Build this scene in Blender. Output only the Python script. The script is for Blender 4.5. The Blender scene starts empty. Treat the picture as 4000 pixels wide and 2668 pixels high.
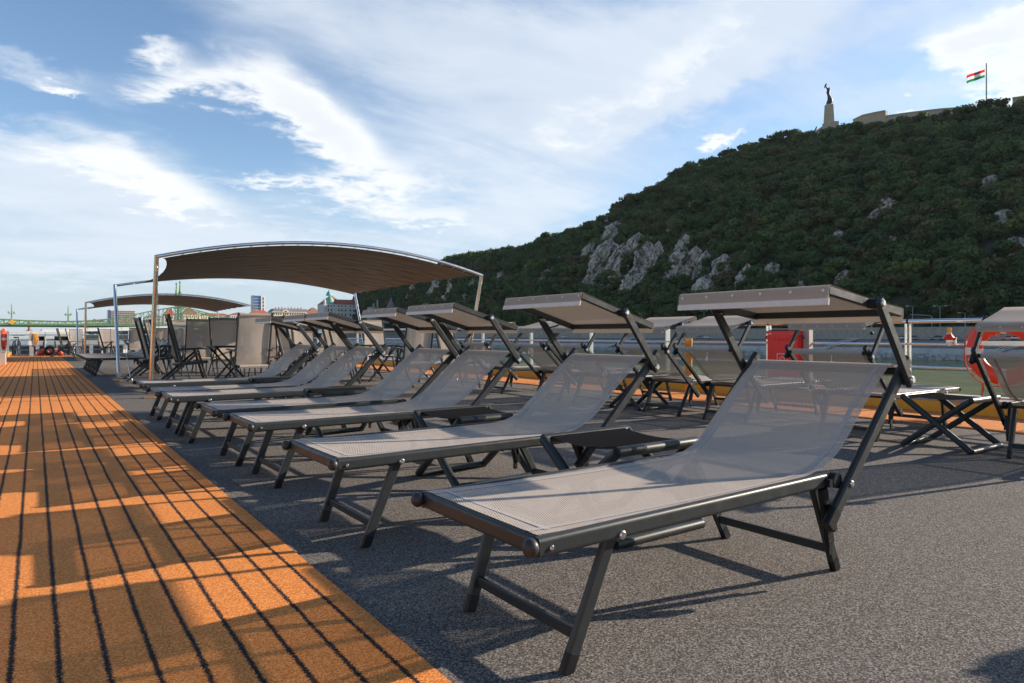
import bpy, math, random
import numpy as np
from mathutils import Vector, Matrix, Euler, noise as mnoise

R = math.radians
random.seed(7)
rng = np.random.default_rng(7)
sc = bpy.context.scene
C = sc.collection

# ------------------------------------------------------------------ camera
CAM_Z = 0.95
TH = R(35.6)
FW = Vector((math.sin(TH), math.cos(TH), 0))
RT = Vector((math.cos(TH), -math.sin(TH), 0))
cam_data = bpy.data.cameras.new('camera')
cam = bpy.data.objects.new('camera', cam_data)
C.objects.link(cam)
cam.location = (0, 0, CAM_Z)
cam.rotation_euler = (R(90), 0, -TH)
cam_data.sensor_width = 36
cam_data.lens = 23.4
cam_data.shift_y = -0.006
cam_data.clip_start = 0.05
cam_data.clip_end = 9000
sc.camera = cam

# ------------------------------------------------------------------ sun and sky
SUN_TO = Vector((2.57, -0.80, 1.0)).normalized()      # direction towards the sun
SUN_EL = math.asin(SUN_TO.z)
sun_data = bpy.data.lights.new('sun', 'SUN')
sun_data.energy = 4.7
sun_data.angle = R(0.53)
sun_data.color = (1.0, 0.86, 0.70)
sun = bpy.data.objects.new('sun', sun_data)
C.objects.link(sun)
sun.rotation_euler = SUN_TO.to_track_quat('Z', 'Y').to_euler()
sun.location = (60, -20, 40)

sc.view_settings.view_transform = 'Standard'
sc.view_settings.look = 'None'
sc.view_settings.gamma = 1
sc.view_settings.use_curve_mapping = False
sc.view_settings.exposure = 0.92
sc.render.engine = 'CYCLES'
sc.cycles.use_denoising = True
sc.cycles.max_bounces = 6
sc.cycles.diffuse_bounces = 3
sc.cycles.glossy_bounces = 3
sc.cycles.transparent_max_bounces = 16
sc.cycles.caustics_reflective = False
sc.cycles.caustics_refractive = False
sc.cycles.sample_clamp_indirect = 4


class NT:
    """small helper round a node tree"""
    def __init__(self, tree):
        self.t = tree
        self.n = tree.nodes
        self.l = tree.links

    def node(self, kind, **kw):
        nd = self.n.new(kind)
        for k, v in kw.items():
            setattr(nd, k, v)
        return nd

    def put(self, sock, val):
        if hasattr(val, 'is_output'):
            self.l.new(val, sock)
        else:
            sock.default_value = val

    def math(self, op, a, b=0.0, c=None, clamp=False):
        nd = self.node('ShaderNodeMath', operation=op, use_clamp=clamp)
        self.put(nd.inputs[0], a)
        self.put(nd.inputs[1], b)
        if c is not None:
            self.put(nd.inputs[2], c)
        return nd.outputs[0]

    def vmath(self, op, a, b=(0, 0, 0), out=0):
        nd = self.node('ShaderNodeVectorMath', operation=op)
        self.put(nd.inputs[0], a)
        self.put(nd.inputs[1], b)
        return nd.outputs['Value' if op in ('DOT_PRODUCT', 'LENGTH') else 'Vector']

    def noise(self, vec, scale, detail=4, rough=0.55, dist=0.0, dims='3D'):
        nd = self.node('ShaderNodeTexNoise', noise_dimensions=dims)
        if vec is not None:
            self.l.new(vec, nd.inputs['Vector'])
        nd.inputs['Scale'].default_value = scale
        nd.inputs['Detail'].default_value = detail
        nd.inputs['Roughness'].default_value = rough
        nd.inputs['Distortion'].default_value = dist
        return nd.outputs['Fac']

    def cells(self, vec, scale):
        """one random value for each small cell, like the loops of a carpet"""
        nd = self.node('ShaderNodeTexVoronoi', voronoi_dimensions='2D')
        self.l.new(vec, nd.inputs['Vector'])
        nd.inputs['Scale'].default_value = scale
        s = self.node('ShaderNodeSeparateColor')
        self.l.new(nd.outputs['Color'], s.inputs[0])
        return s.outputs[0]

    def smooth(self, v, a, b, lo=0.0, hi=1.0):
        nd = self.node('ShaderNodeMapRange', interpolation_type='SMOOTHSTEP')
        self.put(nd.inputs[0], v)
        nd.inputs[1].default_value = a
        nd.inputs[2].default_value = b
        nd.inputs[3].default_value = lo
        nd.inputs[4].default_value = hi
        return nd.outputs[0]

    def mix(self, fac, a, b):
        nd = self.node('ShaderNodeMix', data_type='RGBA')
        self.put(nd.inputs['Factor'], fac)
        self.put(nd.inputs[6], a if hasattr(a, 'is_output') else (*a[:3], 1))
        self.put(nd.inputs[7], b if hasattr(b, 'is_output') else (*b[:3], 1))
        return nd.outputs[2]

    def ramp(self, fac, stops):
        nd = self.node('ShaderNodeValToRGB')
        self.put(nd.inputs[0], fac)
        cr = nd.color_ramp
        while len(cr.elements) < len(stops):
            cr.elements.new(0.5)
        for e, (p, c) in zip(cr.elements, stops):
            e.position = p
            e.color = (*c[:3], 1)
        return nd.outputs[0]

    def xyz(self, x=0.0, y=0.0, z=0.0):
        nd = self.node('ShaderNodeCombineXYZ')
        for i, v in enumerate((x, y, z)):
            self.put(nd.inputs[i], v)
        return nd.outputs[0]


world = bpy.data.worlds.new('World')
sc.world = world
world.use_nodes = True
W = NT(world.node_tree)
W.n.clear()
sky = W.node('ShaderNodeTexSky', sky_type='NISHITA')
sky.sun_disc = False
sky.sun_elevation = SUN_EL
sky.sun_rotation = math.atan2(SUN_TO.x, SUN_TO.y)
sky.altitude = 100
sky.air_density = 1.0
sky.dust_density = 0.6
sky.ozone_density = 2.0
tc = W.node('ShaderNodeTexCoord')
D = tc.outputs['Generated']
sa = W.vmath('DOT_PRODUCT', D, tuple(RT))          # bearing across the view of the river
sep = W.node('ShaderNodeSeparateXYZ')
W.l.new(D, sep.inputs[0])
sb = sep.outputs[2]


def sky_ab(x, y):
    """direction of a cloud seen at (x, y) on a 2351 wide picture, as (across, up)"""
    v = Vector(((x * 1.7014 - 2000) / 2600, 1.0, (1310 - y * 1.7014) / 2600)).normalized()
    return v.x, v.z


# cloud sheet: ragged noise on a flat layer, pulled together into the big drifts of the day
zz = W.math('MAXIMUM', sb, 0.0)
zz = W.math('ADD', zz, 0.16)
lay = W.node('ShaderNodeVectorMath', operation='DIVIDE')
W.l.new(D, lay.inputs[0])
zc = W.xyz(zz, zz, 1.0)
W.l.new(zc, lay.inputs[1])
lay = lay.outputs[0]
rotm = W.node('ShaderNodeMapping')
rotm.inputs['Rotation'].default_value = (0, 0, R(38))
rotm.inputs['Scale'].default_value = (0.75, 1.25, 1.0)
W.l.new(lay, rotm.inputs['Vector'])
n_big = W.noise(rotm.outputs[0], 0.9, 4, 0.56, 0.5)
n_fine = W.noise(rotm.outputs[0], 2.9, 7, 0.62, 0.35)
n_puff = W.noise(lay, 7.5, 7, 0.62, 0.3)
# two layers: a soft high veil, and puffier white drifts below it
veil = [  # x, y, half width, half height, angle, weight
    (1180, 230, 460, 190, 20, .60), (840, 50, 380, 130, 0, .50), (1560, 120, 340, 115, 28, .55), (1840, 20, 230, 60, 22, .50),
    (1400, 350, 340, 60, 20, .42), (120, 400, 290, 100, 5, .55), (340, 490, 320, 80, -12, .52), (560, 575, 480, 50, 4, .45), (100, 600, 320, 50, 0, .40),
    (2080, 50, 280, 46, 12, .48), (1900, 185, 260, 40, 12, .30), (2050, 228, 260, 34, 4, .42), (1250, 490, 320, 50, 14, .42), (20, 125, 170, 26, -25, .40), (420, 170, 170, 70, 15, .30),
    (150, 40, 220, 75, 0, -.30), (190, 270, 190, 38, 8, -.30), (540, 350, 110, 75, 42, -.42), (1600, 275, 300, 34, 20, -.38), (2000, 128, 150, 30, 20, -.16)]
puff = [
    (660, 225, 150, 62, -36, .62), (770, 310, 120, 62, -34, .55), (880, 420, 170, 60, 6, .45), (435, 190, 90, 36, 12, .60), (345, 112, 56, 26, 15, .52),
    (172, 214, 32, 13, 0, .55), (250, 345, 150, 46, -22, .42), (400, 445, 150, 42, -16, .45), (980, 495, 150, 34, 6, .38), (640, 412, 120, 14, 4, .34),
    (2300, 85, 78, 44, 10, 1.0), (2345, 190, 62, 34, 0, .95), (1662, 316, 34, 15, 0, .60), (2058, 255, 26, 12, 0, .60), (1620, 95, 300, 40, 32, .28), (1350, 250, 260, 60, 26, .24)]
wob = W.math('MULTIPLY', W.math('SUBTRACT', n_fine, 0.5), 0.13)
wob2 = W.math('MULTIPLY', W.math('SUBTRACT', n_puff, 0.5), 0.09)
aw = W.math('ADD', sa, wob)
bw = W.math('ADD', sb, wob2)


def drifts(lst):
    acc = None
    for (x, y, hx, hy, ang, wt) in lst:
        a0, b0 = sky_ab(x, y)
        sx = hx * 1.7014 / 2600 * 0.85
        sy = hy * 1.7014 / 2600 * 0.9
        ca, sn = math.cos(R(ang)), math.sin(R(ang))
        da = W.math('SUBTRACT', aw, a0)
        db = W.math('SUBTRACT', bw, b0)
        p = W.math('MULTIPLY_ADD', da, ca / sx, W.math('MULTIPLY', db, sn / sx))
        q = W.math('MULTIPLY_ADD', da, -sn / sy, W.math('MULTIPLY', db, ca / sy))
        r2 = W.math('MULTIPLY_ADD', p, p, W.math('MULTIPLY', q, q))
        g = W.math('MULTIPLY', W.math('EXPONENT', W.math('MULTIPLY', r2, -0.9)), wt)
        acc = g if acc is None else W.math('ADD', acc, g)
    return acc


streak = W.node('ShaderNodeMapping')
streak.inputs['Rotation'].default_value = (0, 0, R(24))
streak.inputs['Scale'].default_value = (0.5, 1.7, 1.0)
W.l.new(lay, streak.inputs['Vector'])
n_streak = W.noise(streak.outputs[0], 1.8, 6, 0.62, 0.8)
dv = W.math('MULTIPLY_ADD', W.math('SUBTRACT', n_big, 0.5), 0.50, drifts(veil))
dv = W.math('MULTIPLY_ADD', W.math('SUBTRACT', n_fine, 0.5), 0.34, dv)
dv = W.math('MULTIPLY_ADD', W.math('SUBTRACT', n_streak, 0.5), 0.50, dv)
av = W.math('MULTIPLY', W.smooth(dv, -0.02, 0.80), 0.86)
dp = W.math('MULTIPLY_ADD', W.math('SUBTRACT', n_fine, 0.5), 0.62, drifts(puff))
dp = W.math('MULTIPLY_ADD', W.math('SUBTRACT', n_puff, 0.5), 0.75, dp)
ap = W.math('MULTIPLY', W.smooth(dp, 0.12, 0.62), 0.92)
blue = W.node('ShaderNodeVectorMath', operation='MULTIPLY')
W.l.new(sky.outputs[0], blue.inputs[0])
blue.inputs[1].default_value = (0.92, 0.98, 1.03)
hz = W.smooth(sb, 0.0, 0.26, 0.80, 0.0)
skyc = W.mix(hz, blue.outputs[0], (2.95, 3.55, 4.3))
final = W.mix(av, skyc, W.mix(n_streak, (3.5, 4.0, 4.7), (5.0, 5.3, 5.65)))
final = W.mix(ap, final, W.mix(W.smooth(dp, 0.4, 1.0), (5.6, 5.7, 5.8), (4.9, 5.1, 5.35)))
bg = W.node('ShaderNodeBackground')
bg.inputs['Strength'].default_value = 0.100
W.l.new(final, bg.inputs['Color'])
wo = W.node('ShaderNodeOutputWorld')
W.l.new(bg.outputs[0], wo.inputs['Surface'])

# ------------------------------------------------------------------ helpers
def tag(o, label=None, cat=None, group=None, kind=None):
    if label:
        o['label'] = label
    if cat:
        o['category'] = cat
    if group:
        o['group'] = group
    if kind:
        o['kind'] = kind
    return o


def empty(name, loc=(0, 0, 0), rz=0.0):
    o = bpy.data.objects.new(name, None)
    o.empty_display_size = 0.1
    C.objects.link(o)
    o.location = loc
    o.rotation_euler = (0, 0, rz)
    return o


TREES = {}


def copy_tree(o, parent=None):
    """a copy of a thing with copies of its parts and sub-parts"""
    if o.name not in TREES:
        TREES[o.name] = list(o.children)
    c = o.copy()
    C.objects.link(c)
    if parent is not None:
        c.parent = parent
    for ch in TREES[o.name]:
        copy_tree(ch, c)
    return c


class MB:
    """collects shapes; build() links them as one mesh object"""
    def __init__(self):
        self.v, self.f, self.uv = [], [], {}

    def add(self, vs, fs):
        o = len(self.v)
        self.v += [tuple(p) for p in vs]
        self.f += [tuple(i + o for i in f) for f in fs]
        return o

    def box(self, c, s, rz=0.0):
        x, y, z = (k / 2 for k in s)
        cr, sr = math.cos(rz), math.sin(rz)
        vs = []
        for dz in (-z, z):
            for dx, dy in ((-x, -y), (x, -y), (x, y), (-x, y)):
                vs.append((c[0] + dx * cr - dy * sr, c[1] + dx * sr + dy * cr, c[2] + dz))
        self.add(vs, [(0, 3, 2, 1), (4, 5, 6, 7), (0, 1, 5, 4), (1, 2, 6, 5), (2, 3, 7, 6), (3, 0, 4, 7)])
        return self

    def loft(self, rings, caps=True, closed=True):
        n = len(rings[0])
        vs = [p for r in rings for p in r]
        fs = []
        for i in range(len(rings) - 1):
            for j in range(n if closed else n - 1):
                k = (j + 1) % n
                fs.append((i * n + j, i * n + k, (i + 1) * n + k, (i + 1) * n + j))
        if caps:
            fs.append(tuple(reversed(range(n))))
            fs.append(tuple(range((len(rings) - 1) * n, len(rings) * n)))
        self.add(vs, fs)
        return self

    def bar(self, p0, p1, w, h, r=0.0, up=(0, 0, 1)):
        """w across, h along 'up'"""
        p0, p1 = Vector(p0), Vector(p1)
        d = (p1 - p0).normalized()
        u = Vector(up)
        s = d.cross(u)
        if s.length < 1e-4:
            s = d.cross(Vector((1, 0, 0)))
        s.normalize()
        u = s.cross(d).normalized()
        if r <= 0:
            prof = [(-w / 2, -h / 2), (w / 2, -h / 2), (w / 2, h / 2), (-w / 2, h / 2)]
        else:
            r = min(r, w / 2 * .99, h / 2 * .99)
            prof = []
            for cx, cy, a0 in ((w / 2 - r, -h / 2 + r, -90), (w / 2 - r, h / 2 - r, 0), (-w / 2 + r, h / 2 - r, 90), (-w / 2 + r, -h / 2 + r, 180)):
                if r < .012:          # a crisp chamfer
                    for a in (R(a0), R(a0 + 90)):
                        prof.append((cx + r * math.cos(a), cy + r * math.sin(a)))
                    continue
                for k in range(5):
                    a = R(a0 + 22.5 * k)
                    q = (cx + r * math.cos(a), cy + r * math.sin(a))
                    if k == 0:        # keep the flat beside the curve truly flat
                        prof.append((q[0] + math.sin(a) * .0008, q[1] - math.cos(a) * .0008))
                    prof.append(q)
                    if k == 4:
                        prof.append((q[0] - math.sin(a) * .0008, q[1] + math.cos(a) * .0008))
        self.loft([[p + s * a + u * b for a, b in prof] for p in (p0, p1)])
        return self

    def tube(self, p0, p1, r, n=10, r1=None):
        return self.path([p0, p1], [r, r if r1 is None else r1], n)

    def path(self, pts, r, n=8, caps=True):
        pts = [Vector(p) for p in pts]
        rs = r if isinstance(r, (list, tuple)) else [r] * len(pts)
        rings = []
        prev = None
        for i, p in enumerate(pts):
            if i == 0:
                d = pts[1] - pts[0]
            elif i == len(pts) - 1:
                d = pts[-1] - pts[-2]
            else:
                d = (pts[i + 1] - p).normalized() + (p - pts[i - 1]).normalized()
            d.normalize()
            if prev is None:
                a = Vector((0, 0, 1)) if abs(d.z) < .9 else Vector((1, 0, 0))
                s = d.cross(a).normalized()
            else:
                s = (prev - d * prev.dot(d)).normalized()
            prev = s
            u = s.cross(d)
            rings.append([p + (s * math.cos(2 * math.pi * k / n) + u * math.sin(2 * math.pi * k / n)) * rs[i] for k in range(n)])
        return self.loft(rings, caps)

    def lathe(self, prof, c=(0, 0, 0), n=16, axis='z'):
        rings = []
        for r, h in prof:
            ring = []
            for k in range(n):
                a = 2 * math.pi * k / n
                x, y = r * math.cos(a), r * math.sin(a)
                q = {'z': (x, y, h), 'x': (h, x, y), 'y': (y, h, x)}[axis]
                ring.append((c[0] + q[0], c[1] + q[1], c[2] + q[2]))
            rings.append(ring)
        return self.loft(rings)

    def ball(self, c, r, sx=1, sy=1, sz=1, n=10, m=6):
        prof = [(max(1e-4, math.sin(math.pi * i / m)), -math.cos(math.pi * i / m)) for i in range(m + 1)]
        rings = [[(c[0] + a * math.cos(2 * math.pi * k / n) * r * sx, c[1] + a * math.sin(2 * math.pi * k / n) * r * sy, c[2] + h * r * sz) for k in range(n)] for a, h in prof]
        return self.loft(rings)

    def grid(self, fn, nu, nv, uvs=None):
        vs = [fn(i / nu, j / nv) for i in range(nu + 1) for j in range(nv + 1)]
        fs = [(i * (nv + 1) + j, (i + 1) * (nv + 1) + j, (i + 1) * (nv + 1) + j + 1, i * (nv + 1) + j + 1) for i in range(nu) for j in range(nv)]
        o = self.add(vs, fs)
        if uvs:
            for i in range(nu + 1):
                for j in range(nv + 1):
                    self.uv[o + i * (nv + 1) + j] = uvs(i / nu, j / nv)
        return self

    def mesh(self, name, mat, smooth=40):
        me = bpy.data.meshes.new(name)
        me.from_pydata(self.v, [], self.f)
        if self.uv:
            l = me.uv_layers.new(name='UVMap')
            for lp in me.loops:
                l.data[lp.index].uv = self.uv.get(lp.vertex_index, (0, 0))
        for m in (mat if isinstance(mat, (list, tuple)) else [mat]):
            me.materials.append(m)
        if smooth:
            me.shade_smooth()
            me.set_sharp_from_angle(angle=R(smooth))
        me.update()
        return me

    def build(self, name, mat, parent=None, smooth=40, loc=None):
        o = bpy.data.objects.new(name, self.mesh(name, mat, smooth))
        C.objects.link(o)
        if parent is not None:
            o.parent = parent
        if loc is not None:
            o.location = loc
        return o


def link_mesh(name, me, parent=None, loc=None, rot=None, scale=None):
    o = bpy.data.objects.new(name, me)
    C.objects.link(o)
    if parent is not None:
        o.parent = parent
    if loc is not None:
        o.location = loc
    if rot is not None:
        o.rotation_euler = rot
    if scale is not None:
        o.scale = scale
    return o


# ------------------------------------------------------------------ materials
def new_mat(name):
    m = bpy.data.materials.new(name)
    m.use_nodes = True
    t = NT(m.node_tree)
    p = t.n['Principled BSDF']
    return m, t, p


def bump(t, p, height, strength=0.3, dist=0.01):
    b = t.node('ShaderNodeBump')
    b.inputs['Strength'].default_value = strength
    b.inputs['Distance'].default_value = dist
    t.l.new(height, b.inputs['Height'])
    t.l.new(b.outputs[0], p.inputs['Normal'])
    return b


def simple(name, col, rough=0.6, metal=0.0, var=0.15, scale=6.0, bmp=0.0, bscale=60, spec=0.5, coat=0.0):
    """plain surface with slight mottling and fine relief"""
    m, t, p = new_mat(name)
    co = t.node('ShaderNodeTexCoord').outputs['Object']
    n = t.noise(co, scale, 5, 0.6)
    c = t.mix(n, tuple(k * (1 - var) for k in col), tuple(min(1, k * (1 + var)) for k in col))
    t.l.new(c, p.inputs['Base Color'])
    p.inputs['Roughness'].default_value = rough
    t.l.new(t.smooth(n, 0.2, 0.8, max(0.02, rough - .08), min(1, rough + .08)), p.inputs['Roughness'])
    p.inputs['Metallic'].default_value = metal
    p.inputs['Specular IOR Level'].default_value = spec
    p.inputs['Coat Weight'].default_value = coat
    if bmp:
        bump(t, p, t.noise(co, bscale, 4, 0.6), bmp, 0.01)
    return m


M = {}
M['frame'] = simple('anthracite_paint', (0.026, 0.031, 0.032), 0.40, 0.0, 0.10, 20, 0.05, 700, spec=0.35)
M['black'] = simple('black_plastic', (0.010, 0.010, 0.011), 0.45, 0, 0.2, 30, spec=.3)
M['cap'] = simple('dark_plastic_cap', (0.030, 0.029, 0.030), 0.45, 0, 0.2, 30, spec=.35)
M['steel'] = simple('polished_steel', (0.72, 0.70, 0.67), 0.20, 1.0, 0.05, 10)
M['bolt'] = simple('bolt_steel', (0.62, 0.60, 0.57), 0.28, 1.0, 0.05, 50)
M['white_trim'] = simple('pale_trim_tape', (0.66, 0.60, 0.55), 0.7, 0, 0.12, 40, 0.2, 300, spec=.2)
M['hem'] = simple('sealed_hem', (0.41, 0.375, 0.355), 0.7, 0, 0.15, 60, 0.2, 500, spec=.15)
M['white_plastic'] = simple('white_plastic', (0.75, 0.73, 0.70), 0.45, 0, 0.05, 20)
M['buoy'] = simple('buoy_orange', (0.78, 0.055, 0.018), 0.42, 0, 0.08, 12, 0.1, 80)
M['buoy_white'] = simple('reflective_tape', (0.72, 0.70, 0.66), 0.4, 0, 0.06, 20)
M['rope'] = simple('orange_rope', (0.72, 0.12, 0.03), 0.75, 0, 0.2, 90, 0.4, 200)
M['rope_yellow'] = simple('yellow_rope', (0.72, 0.34, 0.07), 0.8, 0, 0.25, 90, 0.4, 200)
M['red_box'] = simple('red_plastic', (0.70, 0.022, 0.018), 0.40, 0, 0.08, 9, 0.08, 60)
M['yellow'] = simple('yellow_enamel', (0.80, 0.38, 0.035), 0.38, 0, 0.08, 5, 0.04, 30)
M['ledge'] = simple('grey_ledge_paint', (0.34, 0.30, 0.28), 0.5, 0, 0.12, 8, 0.05, 40)
M['hull'] = simple('hull_white', (0.72, 0.71, 0.68), 0.4, 0, 0.05, 2)
M['brass'] = simple('brass_plate', (0.60, 0.33, 0.10), 0.35, 0.8, 0.12, 30)
M['stoolcloth'] = simple('black_sling_cloth', (0.016, 0.0165, 0.018), 1.0, 0, 0.15, 40, 0.25, 900, spec=.0)
M['awning'] = None


def fabric_mat(name, col, hole, cell=(0.0085, 0.0100), trans=0.22):
    """woven coated yarn with real gaps; the weave follows the cloth's own lengths"""
    m, t, p = new_mat(name)
    uv = t.node('ShaderNodeUVMap').outputs[0]
    s = t.node('ShaderNodeSeparateXYZ')
    t.l.new(uv, s.inputs[0])
    a = t.math('MULTIPLY', s.outputs[0], 2 * math.pi / cell[0])
    b = t.math('MULTIPLY', s.outputs[1], 2 * math.pi / cell[1])
    half = t.math('ADD', a, t.math('MULTIPLY', b, 0.5))
    wv = t.math('MULTIPLY', t.math('SINE', half), t.math('SINE', b))
    wv01 = t.math('MULTIPLY_ADD', wv, 0.5, 0.5)
    co = t.node('ShaderNodeTexCoord').outputs['Object']
    big = t.noise(co, 5, 4, 0.6)
    yarn = t.noise(co, 420, 2, 0.5)
    shade = t.math('MULTIPLY_ADD', wv01, 0.55, t.math('MULTIPLY', yarn, 0.40))
    c = t.mix(shade, tuple(k * 0.55 for k in col), tuple(min(1, k * 1.4) for k in col))
    c = t.mix(t.math('MULTIPLY', big, 0.35), c, tuple(k * 0.8 for k in col))
    t.l.new(c, p.inputs['Base Color'])
    p.inputs['Roughness'].default_value = 0.75
    p.inputs['Specular IOR Level'].default_value = 0.12
    bump(t, p, wv01, 0.35, 0.0012)
    tl = t.node('ShaderNodeBsdfTranslucent')
    t.l.new(c, tl.inputs['Color'])
    mx = t.node('ShaderNodeMixShader')
    mx.inputs[0].default_value = trans
    t.l.new(p.outputs[0], mx.inputs[1])
    t.l.new(tl.outputs[0], mx.inputs[2])
    tr = t.node('ShaderNodeBsdfTransparent')
    gap = t.smooth(wv01, 0.58, 0.86, 0.0, 1.0)
    gap = t.math('MULTIPLY', gap, hole)
    mx2 = t.node('ShaderNodeMixShader')
    t.l.new(gap, mx2.inputs[0])
    t.l.new(mx.outputs[0], mx2.inputs[1])
    t.l.new(tr.outputs[0], mx2.inputs[2])
    t.l.new(mx2.outputs[0], t.n['Material Output'].inputs['Surface'])
    return m


M['sling'] = fabric_mat('taupe_mesh_sling', (0.54, 0.470, 0.405), 1.0, trans=0.03)
M['canopy_cloth'] = fabric_mat('taupe_canopy_mesh', (0.47, 0.395, 0.33), 0.40, trans=0.13)
M['chair_cloth'] = fabric_mat('taupe_chair_mesh', (0.52, 0.445, 0.38), 0.60, trans=0.25)


def awning_mat():
    m, t, p = new_mat('brown_awning_canvas')
    co = t.node('ShaderNodeTexCoord').outputs['Object']
    n = t.noise(co, 3.0, 5, 0.6)
    c = t.mix(n, (0.058, 0.045, 0.036), (0.085, 0.068, 0.056))
    t.l.new(c, p.inputs['Base Color'])
    p.inputs['Roughness'].default_value = 0.46
    mp = t.node('ShaderNodeMapping')
    mp.inputs['Rotation'].default_value = (0, 0, R(-32))
    mp.inputs['Scale'].default_value = (0.22, 2.6, 1)
    t.l.new(co, mp.inputs[0])
    w = t.noise(mp.outputs[0], 2.2, 3, 0.5)
    bump(t, p, w, 0.8, 0.10)
    tl = t.node('ShaderNodeBsdfTranslucent')
    tl.inputs['Color'].default_value = (0.05, 0.034, 0.022, 1)
    mx = t.node('ShaderNodeMixShader')
    mx.inputs[0].default_value = 0.20
    t.l.new(p.outputs[0], mx.inputs[1])
    t.l.new(tl.outputs[0], mx.inputs[2])
    t.l.new(mx.outputs[0], t.n['Material Output'].inputs['Surface'])
    return m


M['awning'] = awning_mat()


def deck_mat():
    """looped dark grey outdoor carpet"""
    m, t, p = new_mat('grey_deck_carpet')
    co = t.node('ShaderNodeTexCoord').outputs['Object']
    fine = t.cells(co, 225)
    mid = t.noise(co, 120, 2, 0.75)
    big = t.noise(co, 0.8, 6, 0.68)
    f = t.math('MULTIPLY_ADD', fine, 0.45, t.math('MULTIPLY', mid, 0.55))
    c = t.ramp(f, [(0.18, (0.025, 0.024, 0.0225)), (0.50, (0.108, 0.098, 0.089)), (0.82, (0.36, 0.326, 0.292))])
    c = t.mix(t.smooth(big, 0.35, 0.75, 0.0, 0.25), c, (0.10, 0.088, 0.076))
    t.l.new(c, p.inputs['Base Color'])
    p.inputs['Roughness'].default_value = 0.95
    p.inputs['Specular IOR Level'].default_value = 0.10
    bump(t, p, f, 0.22, 0.005)
    return m


def stripe_carpet(name, x0, pitch):
    """orange synthetic turf with woven black caulking lines running along the ship"""
    m, t, p = new_mat(name)
    co = t.node('ShaderNodeTexCoord').outputs['Object']
    s = t.node('ShaderNodeSeparateXYZ')
    t.l.new(co, s.inputs[0])
    fine = t.cells(co, 250)
    mid = t.noise(co, 120, 2, 0.75)
    big = t.noise(co, 1.1, 5, 0.66)
    f = t.math('MULTIPLY_ADD', fine, 0.45, t.math('MULTIPLY', mid, 0.55))
    c = t.ramp(f, [(0.20, (0.42, 0.110, 0.018)), (0.50, (0.68, 0.222, 0.047)), (0.80, (0.90, 0.41, 0.14))])
    c = t.mix(t.smooth(big, 0.4, 0.7, 0, 0.28), c, (0.46, 0.155, 0.036))
    jit = t.math('MULTIPLY', t.math('SUBTRACT', t.noise(co, 150, 3, 0.85), 0.5), 0.040)
    wav = t.math('MULTIPLY', t.math('SUBTRACT', t.noise(co, 2.2, 2, 0.5), 0.5), 0.010)
    x = t.math('ADD', t.math('SUBTRACT', s.outputs[0], x0), t.math('ADD', jit, wav))
    k = t.math('PINGPONG', x, pitch / 2)
    line = t.smooth(k, 0.0064, 0.0088, 1.0, 0.0)
    c = t.mix(line, c, t.mix(fine, (0.006, 0.006, 0.007), (0.03, 0.028, 0.028)))
    t.l.new(c, p.inputs['Base Color'])
    p.inputs['Roughness'].default_value = 0.9
    p.inputs['Specular IOR Level'].default_value = 0.2
    bump(t, p, t.math('ADD', f, t.math('MULTIPLY', line, -0.35)), 0.35, 0.005)
    return m


def water_mat():
    m, t, p = new_mat('river_water')
    co = t.node('ShaderNodeTexCoord').outputs['Object']
    mp = t.node('ShaderNodeMapping')
    mp.inputs['Scale'].default_value = (1.0, 0.45, 1)
    t.l.new(co, mp.inputs[0])
    a = t.noise(mp.outputs[0], 0.55, 6, 0.62, 0.3)
    b = t.noise(mp.outputs[0], 0.03, 3, 0.5)
    w = t.noise(mp.outputs[0], 0.14, 5, 0.7, 0.4)
    h = t.math('ADD', t.math('MULTIPLY', a, 0.7), t.math('MULTIPLY', w, 2.2))
    c = t.mix(t.smooth(t.math('MULTIPLY_ADD', b, 0.4, t.math('MULTIPLY', w, 0.6)), 0.38, 0.62), (0.120, 0.135, 0.048), (0.215, 0.228, 0.092))  # light and dark of the ripples put into the colour, following the waves
    t.l.new(c, p.inputs['Base Color'])
    p.inputs['Roughness'].default_value = 0.12
    p.inputs['IOR'].default_value = 1.33
    p.inputs['Specular IOR Level'].default_value = 0.24
    bump(t, p, h, 1.0, 0.55)
    return m


def stone_mat(name, c0, c1, sx=1.6, sz=0.6):
    """weathered coursed stone"""
    m, t, p = new_mat(name)
    co = t.node('ShaderNodeTexCoord').outputs['Object']
    n1 = t.noise(co, 0.25, 6, 0.65)
    n2 = t.noise(co, 2.2, 5, 0.6)
    f = t.math('MULTIPLY_ADD', n1, 0.6, t.math('MULTIPLY', n2, 0.4))
    t.l.new(t.ramp(f, [(0.3, c0), (0.7, c1)]), p.inputs['Base Color'])
    p.inputs['Roughness'].default_value = 0.9
    bump(t, p, n2, 0.5, 0.15)
    return m


def leaf_mat(name, stops):
    m, t, p = new_mat(name)
    oi = t.node('ShaderNodeObjectInfo').outputs['Random']
    geo = t.node('ShaderNodeNewGeometry')
    n = t.noise(geo.outputs['Position'], 0.9, 2, 0.5)
    per = t.ramp(oi, stops)
    c = t.mix(n, t.mix(0.30, per, (0.010, 0.014, 0.008)), t.mix(0.30, per, (0.16, 0.17, 0.05)))
    t.l.new(c, p.inputs['Base Color'])
    p.inputs['Roughness'].default_value = 0.65
    p.inputs['Specular IOR Level'].default_value = 0.25
    tl = t.node('ShaderNodeBsdfTranslucent')
    t.l.new(c, tl.inputs['Color'])
    mx = t.node('ShaderNodeMixShader')
    mx.inputs[0].default_value = 0.25
    t.l.new(p.outputs[0], mx.inputs[1])
    t.l.new(tl.outputs[0], mx.inputs[2])
    t.l.new(mx.outputs[0], t.n['Material Output'].inputs['Surface'])
    return m


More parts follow.
